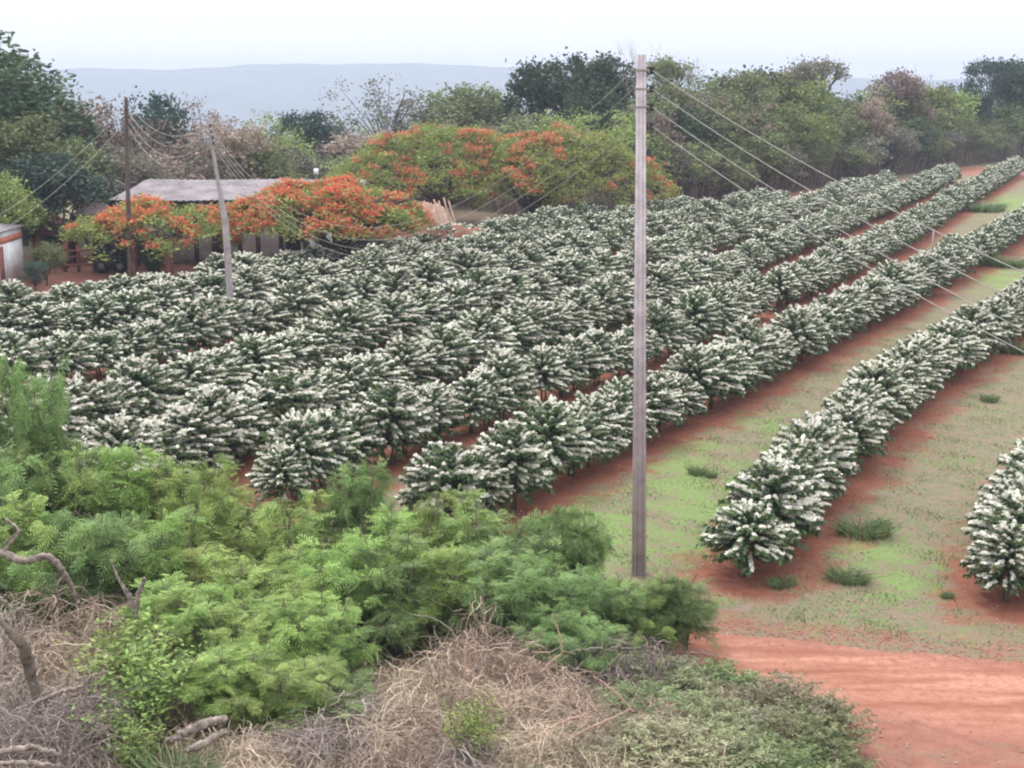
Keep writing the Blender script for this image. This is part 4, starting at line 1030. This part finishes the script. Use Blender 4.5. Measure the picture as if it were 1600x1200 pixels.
def weed_bush(seed, H=1.1, rad=.9, n=170):
    """low sprawling shrub: arching stems with small oval paired leaves"""
    r = np.random.default_rng(seed); g, tg = Geo(), Geo()
    for k in range(n):
        a = r.uniform(0, 6.28); q = rad * r.uniform(.3, 1.0); h = H * r.uniform(.5, 1.05) * (1 - .35 * (q / rad) ** 2)
        t = np.linspace(0, 1, 12)[:, None]; P = np.hstack([math.cos(a) * q * t, math.sin(a) * q * t, h * (1.5 * t - .55 * t ** 2.4)]) + r.normal(size=(12, 3)) * .02
        tube(tg, P[::3], np.linspace(.008, .003, 4), 3, cap=False)
        T = nrm(np.gradient(P, axis=0)); S = nrm(np.cross(T, [0, 0, 1.0])); tn = r.uniform(.1, .8)
        for s in (-1, 1):
            for off in (0, .4):
                kk = np.arange(3, 12); d = nrm(S[kk] * s + T[kk] * .5 + r.normal(size=(9, 3)) * .25); c = P[kk] + T[kk] * off * .08 + d * .035
                rhombi(g, c, d, perp(d, r), r.uniform(.028, .048, 9), r.uniform(.012, .02, 9), np.clip(tn + r.uniform(-.2, .3, 9), 0, 1))
    return g, tg
WEED = []
for k in range(3):
    g, tg = weed_bush(600 + k); WEED.append((g.mesh('foliage', M['weed']), tg.mesh('stems', M['dry'])))
def broad_bush(seed, H=1.0, rad=.7, n=60):
    """bushy herb with broad pointed leaves"""
    r = np.random.default_rng(seed); g, tg = Geo(), Geo()
    for k in range(n):
        a = r.uniform(0, 6.28); q = rad * r.uniform(.1, 1.0); h = H * r.uniform(.5, 1.05); t = np.linspace(0, 1, 8)[:, None]
        P = np.hstack([math.cos(a) * q * t, math.sin(a) * q * t, h * t]); tube(tg, P[::2], np.linspace(.01, .004, 4), 3, cap=False)
        c = np.repeat(P[2:], 6, 0) + r.normal(size=(36, 3)) * .04; d = rand_dirs(len(c), r); d[:, 2] *= .4; d = nrm(d); rhombi(g, c + d * .06, d, perp(d, r) * np.array([1, 1, .4]), r.uniform(.03, .055, len(c)), r.uniform(.016, .03, len(c)), r.uniform(.1, .8, len(c)))
    return g, tg
BROAD = []
for k in range(2):
    g, tg = broad_bush(640 + k); BROAD.append((g.mesh('foliage', M['leu_a']), tg.mesh('stems', M['bark'])))
def shrub(kind_, k, px, top, Y, rad, mat, label, group=None, base_h=3.0, base_r=1.4, name='feathery_shrub', cat='shrub'):
    me = kind_[k % len(kind_)]; p = at(px, top, Y); z0 = TZ(p[0], Y); H = max(.4, (p[2] - z0) * (1.22 if kind_ is LEU else 1.1 if kind_ is SHOOT else 1.0))
    root = empty(name, (p[0], Y, z0), random.uniform(0, 6.28), (rad / base_r, rad / base_r, H / base_h)); tag(root, label, cat, group)
    obj_with('foliage', me[0], M[mat], root); o = bpy.data.objects.new('stems', me[1]); COL.objects.link(o); o.parent = root
    return root
GS = 'feathery-leaved shrubs in the foreground'
FS = [  # px, top, Y, radius, material, label
 (22, 540, 23.5, 1.0, 'leu_b', 'tallest feathery shrub at the left edge, reaching up over the coffee bushes'),
 (70, 640, 23.0, 1.1, 'leu_b', 'feathery shrub leaning right below the tallest one at the left edge'),
 (-20, 690, 22.0, 1.2, 'leu_b', 'deep green feathery shrub cut by the left edge under the tallest one'),
 (130, 712, 22.8, 1.3, 'leu_a', 'fresh green feathery shrub right of the left edge clump'),
 (205, 685, 23.2, 1.2, 'leu_a', 'light green feathery shrub whose tips touch the coffee blossom on the left'),
 (275, 715, 23.0, 1.2, 'leu_c', 'yellow green feathery shrub in front of the left coffee row end'),
 (350, 735, 22.2, 1.2, 'leu_a', 'fresh feathery shrub at the red soil gap left of centre'),
 (400, 838, 21.4, 1.1, 'leu_c', 'lower yellowish shrub in front of the lone coffee bush trunk'),
 (490, 778, 22.6, 1.0, 'leu_c', 'yellowish feathery shrub right of the lone coffee bush trunk'),
 (560, 716, 23.0, 1.0, 'leu_b', 'deep green shrub top between two coffee row ends, left of centre'),
 (625, 790, 22.2, 1.2, 'leu_a', 'fresh green shrub below the second coffee row end'),
 (700, 775, 22.4, 1.2, 'leu_a', 'bright feathery shrub over the near end of the third row'),
 (770, 795, 22.0, 1.2, 'leu_b', 'deep green shrub in front of the third row end'),
 (845, 800, 22.6, 1.0, 'leu_b', 'slender deep green shrub left of the pole foot grass'),
 (905, 782, 22.2, .75, 'leu_b', 'narrow upright dark shrub nearest left of the concrete pole'),
 (20, 775, 20.4, 1.2, 'leu_a', 'feathery shrub behind the twisting dead branch at the left edge'),
 (95, 790, 20.2, 1.2, 'leu_b', 'deep green shrub above the twisting dead branch'),
 (170, 800, 20.2, 1.2, 'leu_b', 'bluish deep green shrub above the broken stubs'),
 (245, 800, 20.4, 1.2, 'leu_a', 'light feathery shrub in the thick of the left clump'),
 (320, 850, 20.0, 1.2, 'leu_c', 'pale yellow green shrub at the heart of the left clump'),
 (395, 878, 19.6, 1.2, 'leu_a', 'pale feathery shrub with layered sprays left of centre'),
 (470, 880, 19.8, 1.2, 'leu_a', 'feathery shrub with layered sprays just below the yellowish pair'),
 (545, 835, 20.4, 1.2, 'leu_a', 'fresh leafy shrub in the middle of the foreground band'),
 (625, 850, 20.2, 1.2, 'leu_b', 'dark green shrub left of the shaded hollow'),
 (700, 850, 20.4, 1.1, 'leu_a', 'green shrub above the tall dry thicket'),
 (775, 850, 20.2, 1.1, 'leu_b', 'bluish green shrub right above the tall dry thicket'),
 (850, 872, 20.4, 1.1, 'leu_b', 'dark shrub between the tall dry thicket and the concrete pole'),
 (925, 890, 20.8, 1.0, 'leu_b', 'dark shrub at the left foot of the concrete pole'),
 (985, 905, 21.2, .9, 'leu_c', 'light shrub covering the foot of the concrete pole'),
 (1045, 895, 21.2, .75, 'leu_b', 'grey green shrub just right of the pole foot above the road'),
 (270, 905, 18.6, 1.1, 'leu_a', 'bright feathery shrub right of the broken stubs'),
 (345, 925, 18.2, 1.1, 'leu_a', 'light shrub with drooping sprays below the left clump'),
 (420, 945, 18.0, 1.1, 'leu_a', 'bright layered shrub left of the shaded hollow'),
 (495, 940, 18.0, .95, 'leu_a', 'vivid green shrub at the left lip of the shaded hollow'),
 (360, 1020, 16.6, 1.0, 'leu_a', 'lower feathery shrub above the fallen log'),
 (435, 1035, 16.4, .95, 'leu_a', 'lower bright shrub right above the grassy tussock'),
 (500, 1050, 16.6, .8, 'leu_b', 'lower deep green shrub left of the wide dry thicket'),
 (880, 955, 19.2, .9, 'leu_b', 'dark spreading shrub right of the tall dry thicket top'),
 (950, 985, 19.4, .7, 'leu_b', 'low dark shrub with the red road showing behind it'),
 (122, 668, 22.4, .45, 'leu_a', 'slender shoot standing up between the tallest edge shrub and the coffee'),
 (238, 668, 22.6, .40, 'leu_c', 'slender yellowish shoot crossing the coffee blossom on the left'),
 (318, 690, 22.4, .40, 'leu_a', 'slender shoot left of the red soil gap'),
 (448, 735, 22.0, .35, 'leu_c', 'thin shoot beside the lone coffee bush at the row end'),
 (585, 700, 22.6, .42, 'leu_a', 'slender shoot rising in front of the fourth row blossom'),
 (672, 745, 22.0, .42, 'leu_c', 'slender shoot left of the third row near end'),
 (742, 758, 21.8, .38, 'leu_a', 'slender shoot across the third row near end'),
 (822, 768, 21.8, .42, 'leu_b', 'slender dark shoot right of the third row near end'),
 (1075, 892, 21.6, .40, 'leu_b', 'thin shoot rightmost beside the pole foot over the red track'),
]
for i, (px, top, Y, rad, mt, lb) in enumerate(FS):
    if rad <= .46: shrub(SHOOT, i, px, top, Y, .42, mt, lb, GS, base_r=.42)
    else: shrub(LEU, i, px, top, Y, rad, mt, lb, GS)
BS = [(195, 985, 17.2, .9, 'leu_c', 'broad-leaved shrub with yellowish leaves left of the lower feathery shrubs'),
 (225, 1000, 16.4, .8, 'leu_a', 'broad-leaved green shrub below the yellowish one'),
 (180, 1095, 15.6, .6, 'leu_a', 'small broad-leaved bush beside the grey dry tangle'),
 (205, 1130, 15.2, .45, 'leu_a', 'smallest broad-leaved bush left of the fallen log'),
 (735, 1100, 15.4, .4, 'leu_c', 'small leafy bush growing out of the dry thicket at the bottom')]
for i, (px, top, Y, rad, mt, lb) in enumerate(BS): shrub(BROAD, i, px, top, Y, rad, mt, lb, 'broad-leaved bushes', 1.0, .7, 'leafy_bush', 'bush')
WS = [(1030, 1045, 19.0, .9, 'upper left'), (1100, 1035, 19.2, .9, 'topmost'), (1165, 1050, 19.0, .9, 'second along the road edge'), (1230, 1065, 18.6, .9, 'third along the road edge'), (1290, 1085, 18.2, .75, 'outermost, reaching onto the red road'),
 (1010, 1100, 17.6, .9, 'left in the second line'), (1085, 1105, 17.6, .95, 'middle in the second line'), (1160, 1115, 17.4, .95, 'right of middle in the second line'), (1235, 1125, 17.2, .9, 'right in the second line'), (1295, 1145, 17.0, .65, 'rightmost in the second line'),
 (960, 1150, 16.4, .8, 'leftmost at the bottom edge'), (1040, 1160, 16.2, .9, 'second at the bottom edge'), (1120, 1165, 16.2, .9, 'third at the bottom edge'), (1200, 1170, 16.2, .9, 'fourth at the bottom edge'), (1275, 1182, 16.2, .7, 'last at the bottom edge'), (900, 1165, 15.8, .6, 'stray one under the dry thicket')]
for i, (px, top, Y, rad, lb) in enumerate(WS): shrub(WEED, i, px, top + (i * 7 % 5) * 6 - 10, Y, rad, ('weed', 'weed_green', 'weed', 'weed_pale')[i % 4], 'sprawling small-leaved shrub beside the red road, ' + lb, 'sprawling shrubs beside the road', 1.1, .9, 'sprawling_shrub')

# ------------------------------------------------------------------ dry thickets
def thicket(seed, H=1.6, rad=1.1, n=1150, twigs=200):
    r = np.random.default_rng(seed); g, tg = Geo(), Geo()
    # several uneven peaks; stalks leave them in all directions, arch and hang
    pk = np.array([(0, 0, 1.0)] + [(math.cos(t_) * q_, math.sin(t_) * q_, r.uniform(.35, .85)) for t_, q_ in zip(r.uniform(0, 6.28, 7), r.uniform(.35, .85, 7))])
    w = r.integers(0, len(pk), n); t = np.linspace(0, 1, 7); c = pk[w]
    a = r.uniform(0, 6.28, n); L = r.uniform(.25, .95, n) * rad; z0 = H * c[:, 2] * r.uniform(.35, 1.02, n)
    x0 = c[:, 0] * rad + r.normal(size=n) * .16; y0 = c[:, 1] * rad + r.normal(size=n) * .16
    bend = r.normal(size=n)[:, None] * .5 * t ** 2
    x = x0[:, None] + np.cos(a[:, None] + bend) * L[:, None] * t ** .85; y = y0[:, None] + np.sin(a[:, None] + bend) * L[:, None] * t ** .85
    z = z0[:, None] + (r.uniform(-.3, .9, n) * L)[:, None] * t - (r.uniform(.1, 1.3, n) * H)[:, None] * t ** 2.2
    P = np.stack([x, y, np.maximum(z, .02 + .1 * r.random((n, 1)))], -1) + r.normal(size=(n, 7, 3)) * .028
    ribbons(g, P, r.uniform(.0035, .009, n), np.clip(r.uniform(0, .8, n) + .25 * (r.random(n) > .85), 0, 1), r)
    m = n // 2; a = r.uniform(0, 6.28, m); q = np.sqrt(r.uniform(0, 1, m)) * rad; h = H * r.uniform(.25, .95, m) * (1.0 - .55 * (q / rad)); ln = r.normal(size=(m, 2)) * .55
    P = np.stack([(q * np.cos(a))[:, None] + ln[:, :1] * (t ** 1.5) * h[:, None], (q * np.sin(a))[:, None] + ln[:, 1:] * (t ** 1.5) * h[:, None], h[:, None] * t], -1) + r.normal(size=(m, 7, 3)) * .02
    ribbons(g, P, r.uniform(.003, .008, m), r.uniform(.0, .8, m), r)
    for k in range(twigs // 12):
        a = r.uniform(0, 6.28); q = rad * r.uniform(0, .7); b0 = np.array([math.cos(a) * q, math.sin(a) * q, r.uniform(0, H * .6)]); d = nrm(r.normal(size=3) + np.array([0, 0, .8])); L = r.uniform(.5, 1.2)
        P = b0 + d * L * np.linspace(0, 1, 6)[:, None] + np.cumsum(r.normal(size=(6, 3)) * .05, 0); tube(tg, P, np.linspace(.014, .005, 6), 5, 0.8)
    # crumpled dead leaves
    m = 900; c = rand_dirs(m, r) * r.uniform(.3, .9, (m, 1)) * np.array([rad, rad, H]); c[:, 2] = np.abs(c[:, 2]); U = rand_dirs(m, r); rhombi(g, c, U, perp(U, r), r.uniform(.01, .035, m), r.uniform(.008, .018, m), r.uniform(0, .8, m))
    return g, tg
THI = []
for k in range(4):
    g, tg = thicket(700 + k); THI.append((g.mesh('stalks', M['dry']), tg.mesh('twigs', M['deadwood'])))
TS = [(745, 955, 18.2, 1.15, 'dry', 'tall pointed dry thicket in the bottom middle under the green shrubs'),
 (820, 1000, 17.8, 1.1, 'dry', 'dry thicket shoulder right of the tall pointed one'),
 (690, 1015, 17.2, 1.0, 'dry', 'dry thicket shoulder left of the tall pointed one'),
 (890, 1050, 17.0, 1.0, 'dry', 'dry thicket with pale criss-cross stems lower right of the pointed one'),
 (780, 1075, 16.6, 1.1, 'dry', 'dry thicket filling the bottom middle'),
 (640, 1070, 16.2, 1.0, 'dry', 'pinkish dry thicket left of the bottom middle'),
 (560, 1085, 16.0, 1.0, 'dry_grey', 'wide pinkish dry thicket right of the lower feathery shrubs'),
 (500, 1120, 15.4, .9, 'dry_grey', 'low dry thicket at the bottom between log and wide thicket'),
 (610, 1140, 15.2, .9, 'dry', 'low dry thicket on the bottom edge under the wide one'),
 (960, 1000, 18.8, 1.0, 'dry_grey', 'grey brown dry thicket below the pole foot'),
 (1020, 1005, 19.4, .8, 'dry_grey', 'small grey dry thicket touching the red road'),
 (925, 1100, 16.4, .8, 'dry', 'dry thicket beside the sprawling shrubs at the bottom'),
 (850, 1140, 15.4, .8, 'dry', 'dry thicket on the bottom edge right of the middle'),
 (720, 1150, 15.2, .9, 'dry_grey', 'dry thicket on the bottom edge in the middle'),
 (70, 925, 18.6, 1.2, 'dry', 'flattened dry heap under the twisting dead branch'),
 (150, 935, 18.6, 1.0, 'dry', 'dry heap at the foot of the broken stubs'),
 (0, 950, 17.6, 1.1, 'dry_grey', 'dry heap cut by the left edge'),
 (60, 985, 17.0, 1.1, 'dry', 'pinkish dry heap left below the twisting branch'),
 (30, 1050, 16.0, 1.0, 'dry_grey', 'grey tangle of dead stalks at the left edge'),
 (110, 1050, 15.8, .9, 'dry_grey', 'grey tangle of dead stalks under the pale forked stick'),
 (60, 1110, 15.0, 1.0, 'dry_grey', 'lowest grey tangle of dead stalks at the bottom left'),
 (250, 985, 17.6, .55, 'dry', 'small reddish dry clump behind the broad-leaved shrub'),
 (1120, 1068, 18.4, .6, 'dry', 'dry clump among the sprawling shrubs near the road edge'),
 (1040, 1100, 17.2, .65, 'dry', 'dry clump among the sprawling shrubs under the grey thicket'),
 (1195, 1105, 17.6, .5, 'dry_grey', 'grey dry clump low among the sprawling shrubs on the right'),
 (385, 1150, 14.9, .8, 'dry', 'low dry litter heap at the bottom left of the middle')]
for i, (px, top, Y, rad, mt, lb) in enumerate(TS):
    me = THI[i % 4]; p = at(px, top, Y); z0 = TZ(p[0], Y); Hh = max(.35, p[2] - z0)
    rad *= .84; root = empty('dry_thicket', (p[0], Y, z0), random.uniform(0, 6.28), (rad / 1.1, rad / 1.1, Hh / 1.6)); tag(root, lb, 'dry thicket', 'dry thickets in the foreground')
    obj_with('stalks', me[0], M[mt], root); o = bpy.data.objects.new('twigs', me[1]); COL.objects.link(o); o.parent = root

# dead branches
def branch(name, pts, Y, rad, label, mat='deadwood', cat='dead branch', subs=()):
    P = np.array([at(a, b, Y + c) for a, b, c in pts]); o0 = P[-1].copy(); g = Geo(); Q = polyline(P - o0, 0); rb = np.random.default_rng(int(abs(o0[0]) * 977) % 9999); Q = Q + rb.normal(size=Q.shape) * .007; tube(g, Q, np.interp(np.linspace(0, 1, len(Q)), np.linspace(0, 1, len(rad)), rad) * (.88 + .22 * rb.uniform(0, 1, len(Q)) + .25 * (rb.uniform(0, 1, len(Q)) > .93)), 9)
    for sp, sr in subs:
        S = np.array([at(a, b, Y + c) for a, b, c in sp]); S = polyline(S - o0, 0); tube(g, S, np.linspace(sr, sr * .4, len(S)), 6)
    o = g.obj(name, M[mat], smooth=True); o.location = o0; return tag(o, label, cat, 'dead branches in the foreground')
branch('dead_branch', [(-30, 852, 0), (5, 865, 0), (38, 880, 0), (68, 866, 0), (92, 880, .1), (108, 908, .2), (122, 942, .3)], 17.0, [.05, .045, .05, .045, .04, .03, .02], 'twisting pale dead branch arching over the dry heap at the left edge',
       subs=(([(3, 864, 0), (20, 845, 0), (33, 828, 0), (8, 810, .1)], .028), ([(97, 902, .1), (88, 915, .1), (90, 935, .2), (92, 958, .2)], .022), ([(33, 828, 0), (20, 838, 0), (-5, 858, 0)], .018)))
branch('dead_branch', [(-10, 965, 0), (15, 985, 0), (35, 1005, 0), (42, 1030, .1), (50, 1062, .2), (64, 1105, .2), (82, 1150, .2)], 15.6, [.04, .045, .06, .07, .06, .05, .045], 'thick dark dead limb hooking down into the grey tangle', 'bark')
branch('dead_branch', [(168, 1050, 0), (140, 1056, 0), (130, 1074, 0), (95, 1080, 0), (60, 1095, .05), (22, 1110, .1)], 14.6, [.014, .018, .02, .024, .02, .014], 'pale forked stick lying over the grey tangle', subs=(([(130, 1056, 0), (136, 1090, 0), (125, 1120, 0), (112, 1145, 0)], .014), ([(55, 1098, 0), (40, 1130, 0), (18, 1168, 0)], .016)))
branch('dead_branch', [(-20, 1185, 0), (20, 1168, 0), (60, 1168, 0), (95, 1180, 0)], 13.8, [.03, .035, .03, .02], 'curved pale stick in the bottom left corner')
branch('dead_branch', [(-20, 1195, 0), (30, 1190, 0), (95, 1197, 0)], 13.6, [.025, .028, .02], 'lowest pale stick along the bottom left corner')
branch('dead_branch', [(-15, 925, 0), (10, 940, 0), (24, 962, 0), (20, 985, 0)], 16.2, [.02, .022, .018, .012], 'thin pale hooked stick above the thick dark limb')
branch('dead_branch', [(-10, 970, 0), (8, 992, 0), (16, 1015, 0)], 15.2, [.022, .022, .014], 'short pale stick crossing the thick dark limb')
for k, (pts, rd, lb) in enumerate((([(172, 873, 0), (185, 905, 0), (210, 950, 0), (218, 1000, 0)], [.010, .017, .022, .022], 'thin leaning dead stem left of the broken stub'), ([(226, 905, 0), (216, 930, 0), (213, 958, 0), (214, 1000, 0)], [.032, .032, .034, .034], 'broken pale stub standing in the dry clump'), ([(196, 920, 0), (208, 940, 0), (212, 962, 0)], [.012, .02, .028], 'short split dead stem beside the broken stub'))):
    branch('dead_twig', pts, 18.0, rd, lb, cat='dead twig')
branch('log', [(262, 1158, 0), (285, 1147, 0), (315, 1132, 0), (352, 1122, .2)], 15.1, [.03, .05, .06, .045], 'weathered fallen log beside the grassy tussock', cat='log')
branch('log', [(292, 1172, 0), (325, 1160, 0), (352, 1142, .1)], 14.9, [.035, .055, .04], 'second shorter log lying below the first by the grassy tussock', cat='log')
for px, py, px2, py2, Y, lb in ((925, 1112, 830, 1150, 15.6, 'left'), (985, 1108, 870, 1165, 15.8, 'longer'), (930, 1057, 990, 1112, 17.2, 'right-slanting'), (862, 960, 878, 1012, 18.2, 'upright'), (728, 1010, 722, 1095, 16.4, 'vertical'), (880, 1018, 845, 1050, 17.0, 'short')):
    branch('dry_twig', [(px, py, 0), ((px + px2) / 2 + 2, (py + py2) / 2 - 3, 0), (px2, py2, 0)], Y, [.008, .012, .014], '%s pale bare stem sticking out of the dry thickets' % lb, 'stick', 'dry twig')

# ------------------------------------------------------------------ grass
def tuft_mesh(seed, H=.34, rad=.34, n=300, w=.010):
    r = np.random.default_rng(seed); g = Geo(); a = r.uniform(0, 6.28, n); q = np.sqrt(r.uniform(0, 1, n)) * rad; t = np.linspace(0, 1, 5); h = H * r.uniform(.5, 1.1, n); b = a + r.normal(size=n) * .8; L = h * r.uniform(.3, 1.0, n)
    P = np.stack([(q * np.cos(a))[:, None] + np.cos(b)[:, None] * L[:, None] * t ** 1.6, (q * np.sin(a))[:, None] + np.sin(b)[:, None] * L[:, None] * t ** 1.6, h[:, None] * (1.25 * t - .4 * t ** 2.2)], -1)
    ribbons(g, P, np.full(n, w), r.uniform(0, 1, n), r); return g
TUFT = [tuft_mesh(k).mesh('grass_tuft', M['grass_tall']) for k in range(3)]
for i, (px, py, s, sx, lb) in enumerate(((1350, 838, 1.0, 2.0, 'dark grass tuft between the rightmost two rows'), (1372, 832, .8, 1.2, 'smaller dark grass tuft touching the one between the rightmost rows'), (1325, 910, .7, 2.0, 'low dark grass tuft nearer the road between the rightmost rows'), (1222, 918, .5, 2.0, 'faint low grass tuft right of the first trunk near the road'),
      (1090, 742, .6, 1.6, 'dark tuft on the fresh grass right of the concrete pole'), (1112, 748, .45, 1.0, 'tiny tuft beside the dark tuft right of the concrete pole'), (1545, 628, .6, 2.0, 'grass tuft far up the strip between the rightmost rows'), (1592, 552, 1.2, 1.8, 'tall tuft at the right edge below the wires'),
      (1540, 330, 2.0, 3.0, 'dark tuft at the far end of the grass strip'), (1570, 415, 1.6, 2.5, 'dark tuft on the grass strip at the right edge'), (1480, 935, .3, 1.6, 'tiny flat tuft near the rightmost coffee trunk'))):
    p = G(px, py); o = bpy.data.objects.new('grass_tuft', TUFT[i % 3]); COL.objects.link(o); o.location = (p[0], p[1], TZ(p[0], p[1])); o.scale = (s * sx * .8, s * sx * .6, s); o.rotation_euler = (0, 0, i * 1.3); tag(o, lb, 'grass tuft', 'grass tufts between the rows')
p = at(270, 1165, 14.6); g = tuft_mesh(9, .55, .30, 320, .012); o = g.obj('grass_tussock', M['grass_tall']); o.location = (p[0], 14.6, TZ(p[0], 14.6)); tag(o, 'long-bladed green tussock below the fallen log at the bottom left', 'grass tussock')
def short_grass():
    r = np.random.default_rng(77); n = 260000
    X = r.uniform(-6, 22, n); Y = 21 + 32 * r.uniform(0, 1, n) ** 1.3
    px, py = np.array([to_px((a, b, 0)) for a, b in zip(X, Y)]).T if False else ((lambda z: (800 + F_PX * X / z, 600 - F_PX * (Y * UPV[1] - H_CAM * UPV[2]) / z))(Y * FWD[1] - H_CAM * FWD[2]))
    ok = (px < 1640) & (px > 700)
    ry_ = np.interp(X, ROAD_UP[:, 0], ROAD_UP[:, 1]); ok &= Y > ry_ + .35
    D = np.full(n, 9.0)
    for L in row_lines[:5]:
        for k in range(0, n, 20000):
            q = np.stack([X[k:k + 20000], Y[k:k + 20000]], 1); D[k:k + 20000] = np.minimum(D[k:k + 20000], np.sqrt(((q[:, None] - L[None, ::2]) ** 2).sum(-1)).min(1))
    pat = np.sin(X * 1.7 + np.sin(Y * .9) * 1.5) * np.cos(Y * 1.1 + X * .4) + .5 * np.sin(X * 4.1 + Y * 3.3)
    ok &= (D > 1.05 + .3 * pat) & (pat + r.normal(size=n) * .6 > -.1)
    X, Y = X[ok], Y[ok]; n = len(X); h = r.uniform(.012, .035, n) * (1 + 1.2 * (np.sin(X * 3.1 + Y * 1.7) * np.sin(Y * 2.3 - X) > .35)); a = r.uniform(0, 6.28, n)
    B = np.stack([X, Y, terrain(X, Y)], 1); w = np.stack([np.cos(a), np.sin(a), 0 * a], 1) * r.uniform(.008, .02, n)[:, None]; tip = B + np.stack([r.normal(size=n) * .025, r.normal(size=n) * .025, h], 1)
    V = np.stack([B - w, B + w, tip], 1).reshape(-1, 3); i = np.arange(n) * 3; g = Geo(); g.add(V, np.stack([i, i + 1, i + 2, i + 2], 1), np.repeat(r.uniform(0, 1, n), 3))
    tag(g.obj('short_grass', M['grass']), 'thin short grass on the strips between the rightmost coffee rows', 'grass', kind='stuff')
short_grass()
def bank_litter():
    r = np.random.default_rng(78); n = 30000; X = r.uniform(-9, 4.8, n); Y = r.uniform(12.5, 23.5, n); t = np.linspace(0, 1, 4); ok = (Y + .25 * X < 22.5)
    ok &= ~((X > 2.6) & (Y > 19.0)); X, Y = X[ok], Y[ok]; n = len(X); a = r.uniform(0, 6.28, n); L = r.uniform(.1, .5, n)
    P = np.stack([X[:, None] + np.cos(a)[:, None] * L[:, None] * t, Y[:, None] + np.sin(a)[:, None] * L[:, None] * t, terrain(X, Y)[:, None] + .02 + r.uniform(0, .35, n)[:, None] * np.sin(t * 2.6)], -1)
    g = Geo(); ribbons(g, P, r.uniform(.003, .007, n), r.uniform(0, 1, n), r)
    m = 16000; k = r.integers(0, n, m); C = np.stack([X[k], Y[k], terrain(X[k], Y[k]) + r.uniform(.02, .25, m)], 1); U = rand_dirs(m, r); gl_ = Geo(); rhombi(gl_, C, U, perp(U, r), r.uniform(.02, .05, m), r.uniform(.012, .025, m), r.uniform(0, .8, m))
    tag(link('ground_litter', merged('ground_litter', [(g, M['dry']), (gl_, M['weed'])])), 'dead stalks, litter and low weeds covering the foreground bank', 'ground cover', kind='stuff')
bank_litter()
def stones():
    r = np.random.default_rng(79); g, gc = Geo(), Geo()
    def lump(g, px, py, s):
        p = G(px, py); th = np.arange(6) * math.pi / 3; z0 = TZ(p[0], p[1]) + .008
        base = np.stack([np.cos(th) * s * r.uniform(.8, 1.5), np.sin(th) * s, 0 * th], 1) + r.normal(size=(6, 3)) * s * .2; top = base * r.uniform(.4, .7) + np.array([0, 0, s * r.uniform(.5, .9)])
        V = np.concatenate([base, top]) + np.array([p[0], p[1], z0]); F = [(i, (i + 1) % 6, 6 + (i + 1) % 6, 6 + i) for i in range(6)] + [(6, 7, 8, 9), (6, 9, 10, 11)]; g.add(V, F)
    for k in range(160): lump(g, r.uniform(1080, 1600), r.uniform(930, 1195), r.uniform(.008, .028))
    for k in range(110): lump(g, r.uniform(1050, 1600), r.uniform(600, 930), r.uniform(.01, .03))
    for k in range(1300):
        px = r.uniform(1030, 1600); mid = np.interp(px, [1030, 1600], [975, 1035]) if r.random() < .8 else r.uniform(960, 1195)
        lump(gc, px, mid + r.normal() * 12, r.uniform(.005, .022) * (1.5 if r.random() < .08 else 1))
    tag(link('gravel', merged('gravel', [(g, M['sand']), (gc, M['clod'])])), 'small pale stones and red clods scattered on the track and soil strips', 'stones', kind='stuff')
M['clod'] = plain('red_clod', (.25, .105, .07), (.40, .20, .145), 9)
stones()
def leaf_litter():
    r = np.random.default_rng(80); g = Geo()
    for ri, L in enumerate(row_lines[:5]):
        m = L[np.hypot(L[:, 0], L[:, 1]) < 62]; n = len(m) * 42; k = r.integers(0, len(m), n); off = r.normal(size=(n, 2)) * .75
        X, Y = m[k, 0] + off[:, 0], m[k, 1] + off[:, 1]; ok = Y > np.interp(X, ROAD_UP[:, 0], ROAD_UP[:, 1]) + .2; X, Y = X[ok], Y[ok]; n = len(X)
        C = np.stack([X, Y, terrain(X, Y) + .012], 1); U = nrm(np.stack([r.normal(size=n), r.normal(size=n), r.normal(size=n) * .15], 1)); V = nrm(np.cross(U, [0, 0, 1.0]) + r.normal(size=(n, 3)) * .2)
        rhombi(g, C, U, V, r.uniform(.012, .04, n), r.uniform(.008, .02, n), r.uniform(0, 1, n) ** 1.5)
    tag(g.obj('leaf_litter', M['litter']), 'fallen leaves and petals scattered on the red soil under the coffee rows', 'leaf litter', kind='stuff')
M['litter'] = leaf_mat('fallen_leaf', (.09, .045, .03), (.50, .38, .28), .1)
leaf_litter()

# ------------------------------------------------------------------ haze
def build_haze():
    g = Geo(); box(g, -3700, 4300, -60, 3100, -120, 48); o = g.obj('haze', None); tag(o, kind='stuff'); o['label'] = 'thin bluish air haze over the whole valley'; o['category'] = 'haze'
    m = bpy.data.materials.new('haze'); m.use_nodes = True; nt = m.node_tree; nt.nodes.remove(nt.nodes['Principled BSDF'])
    v = nt.nodes.new('ShaderNodeVolumePrincipled'); v.inputs['Color'].default_value = (.72, .80, 1.0, 1); v.inputs['Density'].default_value = HAZE; v.inputs['Anisotropy'].default_value = .0
    nt.links.new(v.outputs[0], nt.nodes['Material Output'].inputs['Volume']); o.data.materials.append(m)
HAZE = .0005
build_haze()
